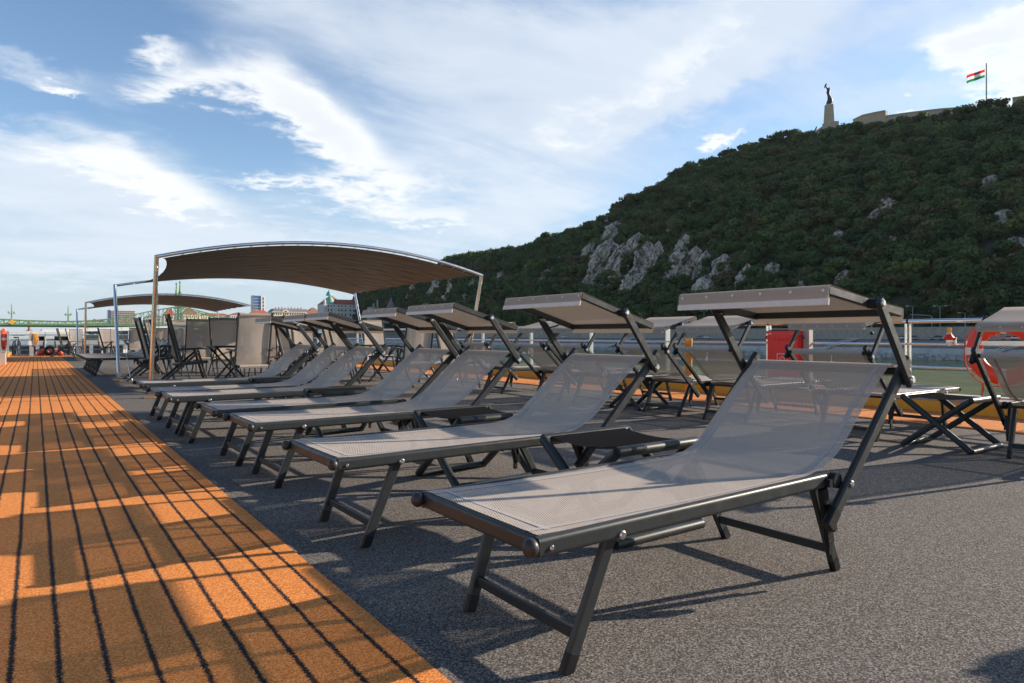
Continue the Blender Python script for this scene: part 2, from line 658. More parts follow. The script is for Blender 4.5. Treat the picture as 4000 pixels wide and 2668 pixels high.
def rock_mat():
    m, t, p = new_mat('limestone_cliff')
    geo = t.node('ShaderNodeNewGeometry')
    co = geo.outputs['Position']
    mp = t.node('ShaderNodeMapping')
    mp.inputs['Scale'].default_value = (1, 1, 0.35)
    t.l.new(co, mp.inputs[0])
    n1 = t.noise(mp.outputs[0], 0.16, 6, 0.65, 0.4)
    n2 = t.noise(mp.outputs[0], 0.9, 5, 0.65)
    vo = t.node('ShaderNodeTexVoronoi', feature='DISTANCE_TO_EDGE')
    t.l.new(mp.outputs[0], vo.inputs['Vector'])
    vo.inputs['Scale'].default_value = 0.24
    crack = t.smooth(t.math('ADD', vo.outputs['Distance'], t.math('MULTIPLY', n2, 0.35)), 0.10, 0.34, -0.13, 0.03)
    f = t.math('ADD', crack, t.math('MULTIPLY_ADD', n1, 0.6, t.math('MULTIPLY', n2, 0.4)))
    t.l.new(t.ramp(f, [(0.36, (0.07, 0.055, 0.042)), (0.48, (0.29, 0.245, 0.195)), (0.62, (0.58, 0.49, 0.395))]), p.inputs['Base Color'])
    p.inputs['Roughness'].default_value = 0.95
    bump(t, p, n2, 0.7, 0.6)
    return m


M['deck'] = deck_mat()
PITCH = 0.1126
M['carpet'] = stripe_carpet('orange_striped_turf', -1.522, PITCH)
M['water'] = water_mat()
M['wall_stone'] = stone_mat('quay_stone', (0.24, 0.20, 0.16), (0.52, 0.46, 0.38))
M['quay_dark'] = stone_mat('quay_paving', (0.12, 0.105, 0.09), (0.27, 0.24, 0.205))
M['riprap'] = stone_mat('riprap_stone', (0.26, 0.25, 0.23), (0.56, 0.53, 0.49))
M['citadel'] = stone_mat('citadel_limestone', (0.34, 0.25, 0.165), (0.52, 0.40, 0.28))
M['asphalt'] = stone_mat('asphalt', (0.04, 0.04, 0.042), (0.07, 0.07, 0.07))
M['earth'] = stone_mat('wood_floor_earth', (0.025, 0.034, 0.018), (0.07, 0.065, 0.040))
M['rock'] = rock_mat()
M['leaf'] = leaf_mat('hill_foliage', [(0.0, (0.030, 0.070, 0.024)), (0.25, (0.058, 0.125, 0.036)), (0.5, (0.095, 0.165, 0.046)), (0.7, (0.130, 0.160, 0.050)), (0.86, (0.135, 0.098, 0.046)), (1.0, (0.19, 0.24, 0.065))])
M['bark'] = simple('bark', (0.05, 0.04, 0.03), 0.9, 0, 0.3, 3, 0.4, 12)
M['bronze'] = simple('dark_bronze', (0.030, 0.040, 0.036), 0.55, 0.3, 0.2, 2)

# ================================================================== the setting: water, ship's deck
def sheet(name, x0, x1, y0, y1, z0, z1, mat, label=None):
    o = MB().box(((x0 + x1) / 2, (y0 + y1) / 2, (z0 + z1) / 2), (x1 - x0, y1 - y0, z1 - z0)).build(name, mat, smooth=0)
    tag(o, label, None, None, 'structure')
    return o


WATER_Z = -7.0
wm = MB().grid(lambda a, b: (-2500 + 5000 * a, -1700 + 5400 * b, WATER_Z), 8, 8)
tag(wm.build('river_water', M['water'], smooth=0), None, None, None, 'structure')
DECK_END = 41.5
sheet('ship_deck', -1.45, 9.62, -6, DECK_END, -0.25, 0.0, M['deck'])
sheet('ship_hull', -1.40, 9.57, -5.95, DECK_END - .05, -6.9, -0.254, M['hull'])
sheet('port_carpet', -0.95, 0.918, -5.5, 36.2, 0.001, 0.009, M['carpet'])
sheet('starboard_carpet', 7.70, 9.02, -5.5, 36.2, 0.001, 0.009, M['carpet'])
sheet('cross_carpet', -0.95, 7.0, 35.6, 37.0, 0.010, 0.014, M['carpet'])
M['turf'] = simple('green_turf', (0.10, 0.30, 0.03), 0.9, 0, 0.3, 60, 0.6, 300)
gm = MB().box((1.5, 34.2, 0.013), (3.6, 0.9, 0.006)).build('green_mat', M['turf'], smooth=0)
tag(gm, 'bright green turf mat laid across the far end of the walkway', 'mat')

# coamings along both sides of the deck
for nm, x0, x1, xo in (('starboard_coaming', 9.03, 9.20, 9.45), ('port_coaming', -1.14, -0.97, -1.32)):
    r = MB()
    r.box(((x0 + x1) / 2, 18, 0.070), (x1 - x0, 47, 0.14))
    o = r.build(nm, M['yellow'], smooth=0)
    tag(o, None, None, None, 'structure')
    MB().box(((x0 + xo) / 2 + .02, 18, 0.161), (abs(xo - x0) - .02, 47, 0.040)).build('ledge', M['ledge'], o, smooth=0)
    MB().box((xo + (.03 if xo > 0 else -.03), 18, 0.085), (0.12, 47, 0.23)).build('outer_lip', M['white_trim'], o, smooth=0)


# ------------------------------------------------------------------ guard rails
def railing(name, x, ys, label, hts=(0.55, 0.84), top=1.13, inward=-1, end=None):
    root = tag(empty(name, (x, ys[0], 0)), label, 'railing')
    y0, y1 = ys[0] - .9, ys[-1] + .9
    a = MB().tube((0, y0 - ys[0], top), (0, y1 - ys[0], top), 0.027, 12).build('top_rail', M['steel'], root)
    for h in hts:
        MB().tube((0, y0 - ys[0], h), (0, y1 - ys[0], h), 0.016, 10).build('middle_rail', M['steel'], root)
    pm = None
    for y in ys:
        if pm is None:
            b = MB()
            for s in (-1, 1):
                b.bar((0.0, 0.026 * s, 0.10), (0.0, 0.026 * s, top - .03), 0.012, 0.06, 0.005, up=(1, 0, 0))
            b.box((0.0, 0, 0.12), (0.08, 0.10, 0.16))
            b.box((-.055 * -inward, 0, 0.07), (0.05, 0.05, 0.10))
            b.lathe([(0.012, -.05), (0.018, -.05), (0.018, .05), (0.012, .05)], (0.05 * inward, 0, .09), 8, 'y')
            pm = b.mesh('post', M['steel'])
            jm = MB().lathe([(0.0285, -.012), (0.0285, .012)], (0, 0, top), 12, 'y').mesh('joint_ring', M['black'])
        p = link_mesh('post', pm, root, (0, y - ys[0], 0))
        link_mesh('joint_ring', jm, p)
    return root


railing('guard_railing', 9.13, [-2 + 2.0 * k for k in range(22)], 'polished steel guard railing along the river side of the deck')
railing('guard_railing', -1.06, [20 + 2.0 * k for k in range(11)], 'steel guard railing along the left edge of the orange walkway')
rr = empty('stern_railing', (4, DECK_END - .25, 0))
tag(rr, 'thin steel railing across the far end of the deck', 'railing')
for h, rad in ((0.97, .022), (0.70, .012), (0.46, .012), (0.22, .012)):
    MB().tube((-5.1, 0, h), (5.2, 0, h), rad, 8).build('top_rail' if h > .9 else 'middle_rail', M['steel'], rr)
pm = MB().tube((0, 0, 0), (0, 0, .96), 0.02, 8).mesh('post', M['steel'])
for k in range(8):
    link_mesh('post', pm, rr, (-5.1 + k * 1.47, 0, 0))
# emergency cord grip hanging from the top rail
g = empty('cord_grip', (9.12, 4.45, 0.98))
tag(g, 'small black knob hanging under the top rail', 'knob')
MB().ball((0, 0, 0), 0.024).build('knob', M['black'], g)
MB().tube((0, 0, .02), (0, 0, .13), 0.004, 6).build('cord', M['brass'], g)


# ================================================================== sun loungers
def lounger_proto():
    root = empty('sun_lounger')
    FR, BK = M['frame'], M['black']
    rail = MB().bar((-0.004, 0, 0.395), (1.40, 0, 0.395), 0.032, 0.054, 0.0125).mesh('side_rail', FR)
    capm = MB().ball((-0.022, 0, .398), 0.025, 0.9, 1, 1, 14, 10).mesh('end_cap', M['cap'])
    boltm = MB().lathe([(0.001, -.006), (0.009, -.006), (0.013, -.002), (0.013, .004)], (0, 0, 0), 12, 'y').mesh('bolt', M['bolt'])
    boltp = MB().lathe([(0.013, -.004), (0.013, .002), (0.009, .006), (0.001, .006)], (0, 0, 0), 12, 'y').mesh('bolt', M['bolt'])
    pivm = MB().lathe([(0.03, -.013), (0.03, .013)], (0, 0, 0), 14, 'y').box((-.025, 0, -.005), (0.06, .022, .03)).mesh('pivot', BK)
    for s in (-1, 1):
        r = link_mesh('side_rail', rail, root, (0, .313 * s, 0))
        link_mesh('end_cap', capm, r)
        bm = boltm if s < 0 else boltp
        link_mesh('bolt', bm, r, (.295, .0175 * s, .380))
        link_mesh('bolt', bm, r, (.035, .0175 * s, .392), scale=(.55, .8, .55))
        # foot and head legs
        for nm, top, bot in (('leg', (.292, .283 * s, .372), (.150, .258 * s, 0.012)), ('leg', (1.372, .283 * s, .372), (1.566, .262 * s, 0.012))):
            l = MB().bar(top, bot, .026, .046, .006, up=(1, 0, 0)).build(nm, FR, root)
            b, d = Vector(bot), (Vector(top) - Vector(bot)).normalized()
            MB().bar(b + d * .045, b - d * .012, .029, .049, .008, up=(1, 0, 0)).build('foot_cap', BK, l)
        # backrest tubes, outside the seat
        t = MB().bar((1.345, .364 * s, .255), (1.940, .364 * s, .828), .028, .050, .007, up=(-1, 0, 1)).build('backrest_tube', FR, root)
        d = (Vector((1.940, 0, .828)) - Vector((1.345, 0, .255))).normalized()
        a = Vector((1.940, .364 * s, .828))
        MB().bar(a - d * .004, a + d * .028, .031, .053, .010, up=(-1, 0, 1)).build('tube_end', M['frame'], t)
        a = Vector((1.345, .364 * s, .255))
        MB().bar(a + d * .05, a - d * .025, .032, .055, .012, up=(-1, 0, 1)).build('tube_grip', BK, t)
        link_mesh('bolt', bm, t, (1.475, .378 * s, .381))
        link_mesh('pivot', pivm, root, (1.425, .338 * s, .395))
        rk = MB()
        rk.bar((1.375, .318 * s, .365), (1.425, .318 * s, .15), .020, .045, .004, up=(1, 0, 0))
        rk.bar((1.40, .325 * s, .31), (1.43, .325 * s, .20), .034, .026, .003, up=(1, 0, 0))
        rk.box((1.415, .322 * s, .135), (.022, .014, .05))
        rk.build('ratchet_bracket', BK, root)
        # canopy arm
        ar = MB().bar((1.925, .393 * s, .745), (1.652, .393 * s, 1.092), .024, .046, .006, up=(1, 0, 1)).build('canopy_arm', FR, root)
        link_mesh('bolt', bm, ar, (1.911, .406 * s, .763), scale=(1.35, 1.3, 1.35))
        link_mesh('bolt', bm, ar, (1.661, .406 * s, 1.078), scale=(1.15, 1.1, 1.15))
        MB().lathe([(.024, -.012), (.024, .012)], (1.911, .386 * s - .003 * s, .763), 12, 'y').build('spacer', BK, ar)
    MB().bar((0.008, -.299, .395), (0.008, .299, .395), .030, .053, .0125, up=(0, 0, 1)).build('foot_rail', FR, root)
    MB().tube((1.39, -.30, .385), (1.39, .30, .385), .011, 8).build('cross_tube', FR, root)
    MB().bar((.30, -.27, .352), (.30, .27, .352), .03, .022, .003).build('cross_tube', FR, root)
    MB().bar((.186, -.252, .098), (.186, .252, .098), .020, .034, .004).build('stretcher', FR, root)
    MB().bar((1.519, -.256, .096), (1.519, .256, .096), .020, .034, .004).build('stretcher', FR, root)
    tb = MB().bar((1.912, -.352, .797), (1.912, .352, .797), .030, .030, .010).build('top_bar', BK, root)
    # sling
    prof = [(.006, .4245), (.10, .421), (.30, .417), (.70, .413), (1.05, .413), (1.22, .416), (1.31, .424), (1.39, .445), (1.47, .488), (1.55, .552), (1.66, .652), (1.78, .760), (1.885, .822), (1.915, .828), (1.936, .812), (1.938, .790), (1.925, .775)]
    prof[11] = (1.785, .752)
    cum = [0]
    for i in range(1, len(prof)):
        cum.append(cum[-1] + math.hypot(prof[i][0] - prof[i - 1][0], prof[i][1] - prof[i - 1][1]))

    def at_len(q):
        for i in range(1, len(cum)):
            if q <= cum[i] + 1e-9:
                k = (q - cum[i - 1]) / (cum[i] - cum[i - 1])
                return tuple(prof[i - 1][j] + (prof[i][j] - prof[i - 1][j]) * k for j in (0, 1))
        return prof[-1]

    def hw(x):
        return .3035 + .0225 * max(0, min(1, (x - 1.30) / .20))
    L = cum[-1]
    NU = 56
    stops = sorted(set(cum + [L * i / NU for i in range(NU + 1)]))

    def sl(i, b, off=0.0):
        x, z = at_len(stops[i])
        w = hw(x)
        y = -w + 2 * w * b
        sag = .010 * math.sin(math.pi * b) * max(0, math.sin(math.pi * min(1, stops[i] / 1.9)))
        return (x, y, z - sag + off)
    n = len(stops) - 1
    sm = MB().grid(lambda a, b: sl(round(a * n), b), n, 12, lambda a, b: (stops[round(a * n)], -.32 + .64 * b))
    sling = sm.build('sling', M['sling'], root, smooth=60)
    nb = max(i for i in range(n + 1) if stops[i] < L - .10)
    for b0, b1 in ((.055, .085), (.915, .945)):
        MB().grid(lambda a, b: sl(round(a * nb), b0 + (b1 - b0) * b, .0016), nb, 1).build('hem', M['hem'], sling, smooth=60)
    MB().grid(lambda a, b: (.055 + .02 * a, -.275 + .55 * b, .4245 - .001 * a - .0015 * math.sin(math.pi * b)), 1, 8).build('hem', M['hem'], sling, smooth=60)
    # pull cord with ring behind the backrest
    pc = MB().path([(1.935, .06, .778), (1.94, .06, .72)], .0022, 5)
    for k in range(10):
        a0, a1 = 2 * math.pi * k / 10, 2 * math.pi * (k + 1) / 10
        pc.tube((1.94, .06 + .013 * math.cos(a0), .702 + .018 * math.sin(a0)), (1.94, .06 + .013 * math.cos(a1), .702 + .018 * math.sin(a1)), .004, 5)
    pc.build('ring_pull', M['white_plastic'], root)
    # canopy: local origin on the hinge, so that each one can be tilted
    hx, hz = 1.655, 1.078
    cn = MB()
    for s in (-1, 1):
        cn.bar((-.300, .345 * s, .004), (.282, .345 * s, .004), .024, .034, .004)
    cn.bar((-.288, -.333, .004), (-.288, .333, .004), .022, .030, .004)
    cn.bar((.270, -.333, .004), (.270, .333, .004), .022, .030, .004)
    can = cn.build('canopy', FR, root, loc=(hx, 0, hz))
    cp = [(-.302, -.050), (-.308, -.004), (-.306, .020), (-.295, .026), (-.15, .023), (0, .0215), (.15, .023), (.276, .026), (.290, .020), (.292, -.006), (.288, -.034)]
    cl = [0]
    for i in range(1, len(cp)):
        cl.append(cl[-1] + math.dist(cp[i], cp[i - 1]))
    m = len(cp) - 1
    cc = MB().grid(lambda a, b: (cp[round(a * m)][0], -.358 + .716 * b, cp[round(a * m)][1] - (.006 * math.sin(math.pi * b) if 3 < round(a * m) < 7 else 0)), m, 8, lambda a, b: (cl[round(a * m)], -.36 + .72 * b))
    cc.build('canopy_cloth', M['canopy_cloth'], can, smooth=50)
    MB().bar((-.3065, -.359, -.040), (-.3065, .359, -.040), .006, .026, .002).build('edge_tape', M['white_trim'], can)
    snap = MB().lathe([(.001, -.003), (.005, -.0025), (.0068, .0)], (0, 0, 0), 10, 'x').mesh('snap_button', M['white_trim'])
    for k in range(6):
        y = -.335 + .67 * k / 5
        link_mesh('snap_button', snap, can, (-.310, y, .003))
        link_mesh('snap_button', snap, can, (.2935, y, .002), rot=(0, 0, math.pi))
    for s in (-1, 1):
        MB().lathe([(.020, -.016), (.020, .016)], (0, .368 * s, 0), 12, 'y').build('hinge', BK, can)
    return root


proto = lounger_proto()


def place_lounger(o, x, y, rz, tilt, label, group, canopy=True):
    o.location = (x, y, 0)
    o.rotation_euler = (0, 0, rz)
    tag(o, label, 'sun lounger', group)
    for ch in list(o.children):
        if ch.name.split('.')[0] == 'canopy':
            ch.rotation_euler = (0, R(tilt), 0)
    if not canopy:
        for ch in list(o.children):
            if ch.name.split('.')[0] in ('canopy', 'canopy_arm'):
                for g_ in list(ch.children):
                    bpy.data.objects.remove(g_)
                bpy.data.objects.remove(ch)
    return o


rowL = [(1.067, 1.691, .1, 7.2, 'nearest sun lounger, taupe mesh on dark frame, largest in the picture'),
        (1.049, 3.064, .6, 16, 'second sun lounger behind the nearest one in the left row'),
        (1.070, 4.469, .2, 16, 'third sun lounger from the camera in the left row'),
        (1.050, 5.350, -.4, 15, 'fourth sun lounger from the camera in the left row'),
        (0.960, 6.660, -.3, 15, 'fifth sun lounger in the left row, touching the sixth'),
        (0.950, 7.330, .2, 14, 'sixth sun lounger in the left row, close behind the fifth'),
        (0.965, 8.600, .3, 13, 'seventh sun lounger in the left row, foot end by the awning pole')]
rowR = [(6.62, -0.50, 0, 13, 'unseen sun lounger added outside the right edge for its shadow'),  # out of view, set forward of its row to shadow the near right deck
        (7.68, 1.68, 0, 14, 'sun lounger beside the orange lifebuoy, at the right edge'),
        (7.68, 3.20, -.3, 9, 'sun lounger in the railing row in front of the red box'),
        (7.69, 4.58, .4, 13, 'railing row sun lounger left of the red box, one of a close pair'),
        (7.68, 5.47, .3, 14, 'railing row sun lounger, left one of the close pair'),
        (7.68, 6.80, -.2, 13, 'fifth railing row sun lounger, seen behind the second left lounger'),
        (7.68, 7.67, .1, 12, 'sixth railing row sun lounger, beside the fifth'),
        (7.68, 9.10, .2, 12, 'seventh railing row sun lounger, farthest one near the awning')]
rowB = [(0.97, 18.55 + .92 * k, 0, 0, lb) for k, lb in enumerate((
    'nearest of five loungers packed side by side under the far awning gap',
    'second of the five loungers packed side by side', 'middle one of the five loungers packed side by side',
    'fourth of the five loungers packed side by side', 'farthest of the five loungers packed side by side'))]
first = True
for rows, rz, grp in ((rowL, 0, 'loungers of the left row'), (rowR, math.pi, 'loungers of the railing row'), (rowB, 0, 'loungers packed side by side')):
    for (x, y, a, tilt, lb) in rows:
        if first:
            o, first = proto, False
            pending = (o, x, y, rz + R(a), tilt, lb, grp)
            continue
        place_lounger(copy_tree(proto), x, y, rz + R(a), tilt, lb, grp, canopy=rows is not rowB)
place_lounger(*pending)


# ------------------------------------------------------------------ folding stools between the loungers
def stool_proto():
    root = empty('folding_stool')
    FR = M['frame']
    for s, hx in ((1, .295), (-1, .268)):
        for e in (-1, 1):
            MB().path([(hx * e, -.262 * s, .018), (hx * e, .250 * s, .425)], .025, 10).build('leg', FR, root)
        MB().tube((-hx, -.262 * s, .018), (hx, -.262 * s, .018), .025, 10).build('floor_bar', FR, root)
        MB().tube((-hx - .004, .250 * s, .425), (hx + .004, .250 * s, .425), .025, 10).build('seat_bar', FR, root)
    for e in (-1, 1):
        MB().lathe([(.007, -.036), (.007, .036)], (.282 * e, 0, .2215), 8, 'x').build('pivot_bolt', M['bolt'], root)

    def st(a, b):
        y = -.268 + .536 * b
        z = .444 - .026 * math.sin(math.pi * b) ** .8
        if b < .02 or b > .98:
            z = .418
        elif b < .06 or b > .94:
            z = .442
        return (-.262 + .524 * a, y, z)
    MB().grid(st, 6, 20).build('seat_cloth', M['stoolcloth'], root, smooth=60)
    return root


sp = stool_proto()
stools = [(2.39, 2.40, 0, 'black folding stool between the nearest and second loungers'),
          (2.38, 3.77, 2, 'black folding stool between the second and third loungers'),
          (2.36, 6.00, -2, 'black folding stool between the fourth and fifth loungers'),
          (2.36, 7.97, 1, 'black folding stool between the sixth and seventh loungers'),
          (6.35, 2.44, 0, 'black folding stool with crossed legs beside the railing row, right side'),
          (6.45, 6.14, 3, 'black folding stool between railing row loungers, near the middle')]
for i, (x, y, a, lb) in enumerate(stools):
    o = sp if i == len(stools) - 1 else copy_tree(sp)
    o.location = (x, y, 0)
    o.rotation_euler = (0, 0, R(a))
    tag(o, lb, 'stool', 'folding stools')


# ------------------------------------------------------------------ high back folding armchairs
def chair_proto():
    root = empty('folding_armchair')
    FR = M['frame']
    boltm = MB().lathe([(.001, -.005), (.008, -.004), (.010, .004)], (0, 0, 0), 8, 'y').mesh('bolt', M['bolt'])
    for s in (-1, 1):
        b = MB().bar((.035, .275 * s, .38), (-.195, .275 * s, 1.325), .024, .046, .007, up=(1, 0, .2)).build('back_tube', FR, root)
        link_mesh('bolt', boltm, b, (-.045, .290 * s, .68), scale=(1, s * -1.0, 1))
        MB().bar((-.09, .247 * s, .425), (.44, .247 * s, .475), .022, .044, .006).build('seat_rail', FR, root)
        MB().bar((-.07, .300 * s, .690), (.40, .300 * s, .715), .046, .022, .008).build('armrest', FR, root)
        l = MB().bar((.30, .282 * s, .665), (-.42, .268 * s, .005), .022, .042, .006, up=(1, 0, 1)).build('leg', FR, root)
        link_mesh('bolt', boltm, l, (.27, .295 * s, .64), scale=(1, s * -1.0, 1))
        MB().bar((.27, .262 * s, .690), (.47, .262 * s, .005), .022, .042, .006, up=(1, 0, .3)).build('leg', FR, root)
    MB().bar((-.345, -.26, .075), (-.345, .26, .075), .03, .018, .003).build('stretcher', M['bolt'], root)
    MB().bar((.445, -.255, .09), (.445, .255, .09), .03, .018, .003).build('stretcher', FR, root)
    MB().tube((-.188, -.263, 1.296), (-.188, .263, 1.296), .014, 8).build('top_bar', FR, root)
    bp = [(-.180, 1.255), (-.206, 1.285), (-.208, 1.305), (-.194, 1.316), (-.178, 1.308), (-.150, 1.20), (-.095, 1.0), (-.045, .80), (.000, .60), (.025, .48), (.030, .445)]
    sp_ = [(-.115, .40), (-.128, .43), (-.11, .45), (.03, .456), (.15, .458), (.30, .472), (.42, .496), (.450, .492), (.455, .470)]
    for nm, pr, w in (('back_cloth', bp, .252), ('seat_cloth', sp_, .232)):
        cl = [0]
        for i in range(1, len(pr)):
            cl.append(cl[-1] + math.dist(pr[i], pr[i - 1]))
        m = len(pr) - 1
        MB().grid(lambda a, b: (pr[round(a * m)][0] - (.02 * math.sin(math.pi * b) if nm == 'back_cloth' and 4 < round(a * m) < 10 else 0), -w + 2 * w * b, pr[round(a * m)][1]), m, 6,
                  lambda a, b: (cl[round(a * m)], -w + 2 * w * b)).build(nm, M['chair_cloth'], root, smooth=60)
    return root


cp_ = chair_proto()
E_, N_, W_, S_ = 0, 90, 180, -90
chairs = [  # x, y, facing, label
    (1.92, 15.9, E_ + 3, 'high back folding armchair by the far left pole of the near awning'),
    (2.10, 13.2, E_ - 4, 'high back folding armchair in profile right of the near awning pole'),
    (2.99, 11.75, N_ + 2, 'high back folding armchair with sunlit taupe back, nearest under the awning'),
    (3.22, 14.75, S_ + 3, 'folding armchair facing the camera behind the sunlit one'),
    (3.00, 16.4, N_ + 2, 'shaded folding armchair in the middle of the near awning, back to camera'),
    (2.85, 17.6, S_ - 3, 'shaded folding armchair at the back of the near awning, left'),
    (3.95, 12.9, E_ + 4, 'folding armchair in profile behind the sixth lounger canopy'),
    (4.72, 12.6, E_ - 8, 'folding armchair in profile beside the far right awning pole'),
    (5.85, 11.25, N_ - 2, 'folding armchair with its back to the third lounger canopy'),
    (6.60, 14.8, S_ + 4, 'sunlit folding armchair facing the camera between the lounger canopies'),
    (6.05, 15.9, S_ - 2, 'folding armchair facing the camera behind the sunlit one, left'),
    (5.75, 17.4, S_ + 2, 'folding armchair facing the camera, farthest right under the near awning'),
    (6.05, 10.35, E_ + 5, 'folding armchair in profile next to the farthest railing lounger'),
    (4.15, 15.3, S_ - 5, 'folding armchair facing the camera in the middle of the near awning'),
    (4.95, 16.6, S_ + 6, 'shaded folding armchair right of the middle under the near awning'),
    (5.15, 14.5, W_ - 6, 'folding armchair in profile facing left beside the right hand table'),
    (2.35, 18.0, E_ + 7, 'folding armchair in profile behind the near awning, left'),
    (4.00, 18.2, N_ - 3, 'folding armchair with its back to the camera behind the near awning'),
    (6.75, 12.9, W_ + 4, 'folding armchair facing left beside the railing, right of the table'),
    (3.20, 29.6, N_ + 3, 'large folding armchair with sunlit back under the far awning'),
    (2.30, 32.6, E_ - 6, 'folding armchair in profile under the far awning, leaning back'),
    (2.70, 37.3, S_ + 2, 'folding armchair facing the camera under the far awning, left of centre'),
    (0.95, 35.4, E_ + 4, 'folding armchair in profile at the end of the walkway, left one'),
    (1.30, 36.6, E_ - 4, 'folding armchair in profile at the end of the walkway, right one'),
    (1.60, 38.6, S_, 'folding armchair facing the camera at the walkway end'),
    (3.10, 38.6, S_ + 4, 'folding armchair in the last row under the far awning, left'),
    (4.30, 38.8, S_ - 3, 'folding armchair in the last row under the far awning, middle'),
    (5.20, 37.0, S_ + 3, 'folding armchair in the last row under the far awning, right'),
    (4.10, 30.2, N_ - 4, 'folding armchair under the far awning right of the large one'),
    (4.90, 31.5, W_ + 5, 'folding armchair in profile facing left under the far awning'),
    (5.90, 29.4, N_ + 4, 'folding armchair at the right end of the far awning'),
]
for i, (x, y, a, lb) in enumerate(chairs):
    o = cp_ if i == len(chairs) - 1 else copy_tree(cp_)
    o.location = (x, y, 0)
    o.rotation_euler = (0, 0, R(a))
    if y > 25:
        o.scale = (.95, .95, .95)
    tag(o, lb, 'armchair', 'high back folding armchairs')


def table_proto():
    root = empty('folding_table')
    MB().bar((-.36, 0, .735), (.36, 0, .735), .72, .022, .006).build('table_top', M['black'], root)
    MB().bar((-.34, 0, .752), (.34, 0, .752), .68, .008, .003).build('top_panel', M['frame'], root)
    for s in (-1, 1):
        for e in (-1, 1):
            MB().bar((.30 * e, .30 * s, .722), (-.30 * e, .30 * s - .03 * e * s, .004), .022, .036, .004, up=(1, 0, 1)).build('leg', M['black'], root)
    for e in (-1, 1):
        MB().tube((.29 * e, -.29, .03), (.29 * e, .29, .03), .010, 6).build('stretcher', M['black'], root)
    return root


tp = table_proto()
tabs = [(2.98, 13.25, 'small dark folding table between the armchairs under the near awning, left'),
        (5.80, 12.95, 'small dark folding table between the armchairs under the near awning, right'),
        (3.25, 31.3, 'small dark folding table under the far awning')]
for i, (x, y, lb) in enumerate(tabs):
    o = tp if i == len(tabs) - 1 else copy_tree(tp)
    o.location = (x, y, 0)
    tag(o, lb, 'table', 'folding tables')


# ------------------------------------------------------------------ awnings
def awning(name, oy, label):
    root = empty(name, (1.4, 11.37 + oy, 0))
    tag(root, label, 'awning')
    ox, oy0 = 1.4, 11.37
    X0, X1 = 1.42, 7.0
    yb0, yb1 = 11.37, 16.17       # pole feet
    yt0, yt1 = 10.78, 17.05       # pole heads lean outwards

    def arch(s, far):
        rise = .30 if far else .385
        z0 = 2.045 if far else 2.085
        return z0 + rise * (1 - (2 * s - 1) ** 2) + (.02 * s)

    def L(x, y, z):
        return (x - ox, y - oy0, z)
    for far, yb, yt in ((0, yb0, yt0), (1, yb1, yt1)):
        MB().path([L(X0 + (X1 - X0) * k / 28, yt, arch(k / 28, far)) for k in range(29)], .028, 10).build('arch_tube', M['steel'], root)
        for s, x in ((0, X0), (1, X1)):
            p = MB().tube(L(x, yb, .16), L(x, yt, arch(s, far) + .02), .032, 14).build('pole', M['steel'], root)
            f = MB()
            f.box(L(x - .03, yb, .10), (.012, .07, .14)).box(L(x + .03, yb, .10), (.012, .07, .14)).box(L(x, yb, .13), (.04, .04, .12))
            f.lathe([(.012, -.05), (.012, .05)], L(x, yb, .11), 8, 'x')
            f.build('clevis_foot', M['steel'], p)
            MB().box(L(x, yb, .012), (.20, .16, .016)).build('deck_plate', M['brass'], p, smooth=0)
            # stay wire to its own ring on the deck
            d = 1 if far else -1
            q = Vector(L(x + (.18 if s == 0 else -.0), yb - .35 * d, .09))
            top = Vector(L(x, yt - .06 * d * 0, arch(s, far) - .12))
            v = (q - top).normalized()
            w = MB().tube(top + v * .30, q - v * .18, .0045, 6)
            w.build('stay_wire', M['bolt'], root)
            tbk = MB().tube(top, top + v * .32, .010, 8).tube(q - v * .30, q, .010, 8)
            tbk.ball(top + v * .04, .018).build('turnbuckle', M['steel'], root)
            rg = MB()
            for k in range(10):
                a0, a1 = math.pi * k / 10, math.pi * (k + 1) / 10
                rg.tube((q.x + .035 * math.cos(a0), q.y, .02 + .05 * math.sin(a0)), (q.x + .035 * math.cos(a1), q.y, .02 + .05 * math.sin(a1)), .007, 6)
            rg.box((q.x, q.y, .012), (.14, .10, .016))
            rg.build('deck_ring', M['bolt'], root)

    def cloth(a, b):
        # a along the ship's width, b from the near arch to the far one
        e = 4 * b * (1 - b)
        xs = .10 + .30 * e ** .8
        x = (X0 + xs) + (X1 - X0 - 2 * xs) * a
        s = (x - X0) / (X1 - X0)
        y = (yt0 + .13) + (yt1 - yt0 - .26) * b
        z = arch(s, 0) * (1 - b) + arch(s, 1) * b - .030 - .10 * e
        z += .012 * math.sin(11 * (x * .8 + y * .9)) * e * (.3 + a)
        return (x - ox, y - oy0, z)
    c = MB().grid(cloth, 60, 40).build('canopy_cloth', M['awning'], root, smooth=80)
    # lacing between cloth edge and arch
    for b, yt in ((0.0, yt0), (1.0, yt1)):
        lm = MB()
        for k in range(1, 22):
            p = Vector(cloth(k / 22, b))
            s = (p.x + ox - X0) / (X1 - X0)
            lm.bar(p, Vector((p.x + .05, yt - oy0, arch(s, b > .5))), .014, .003)
        lm.build('lacing', M['white_plastic'], c)
    if oy:
        root.location.y = 11.37 + oy
    return root


awning('shade_awning', 0.0, 'near brown canvas awning on four leaning steel poles over armchairs')
awning('shade_awning', 16.65, 'far brown canvas awning on steel poles beyond the first one')


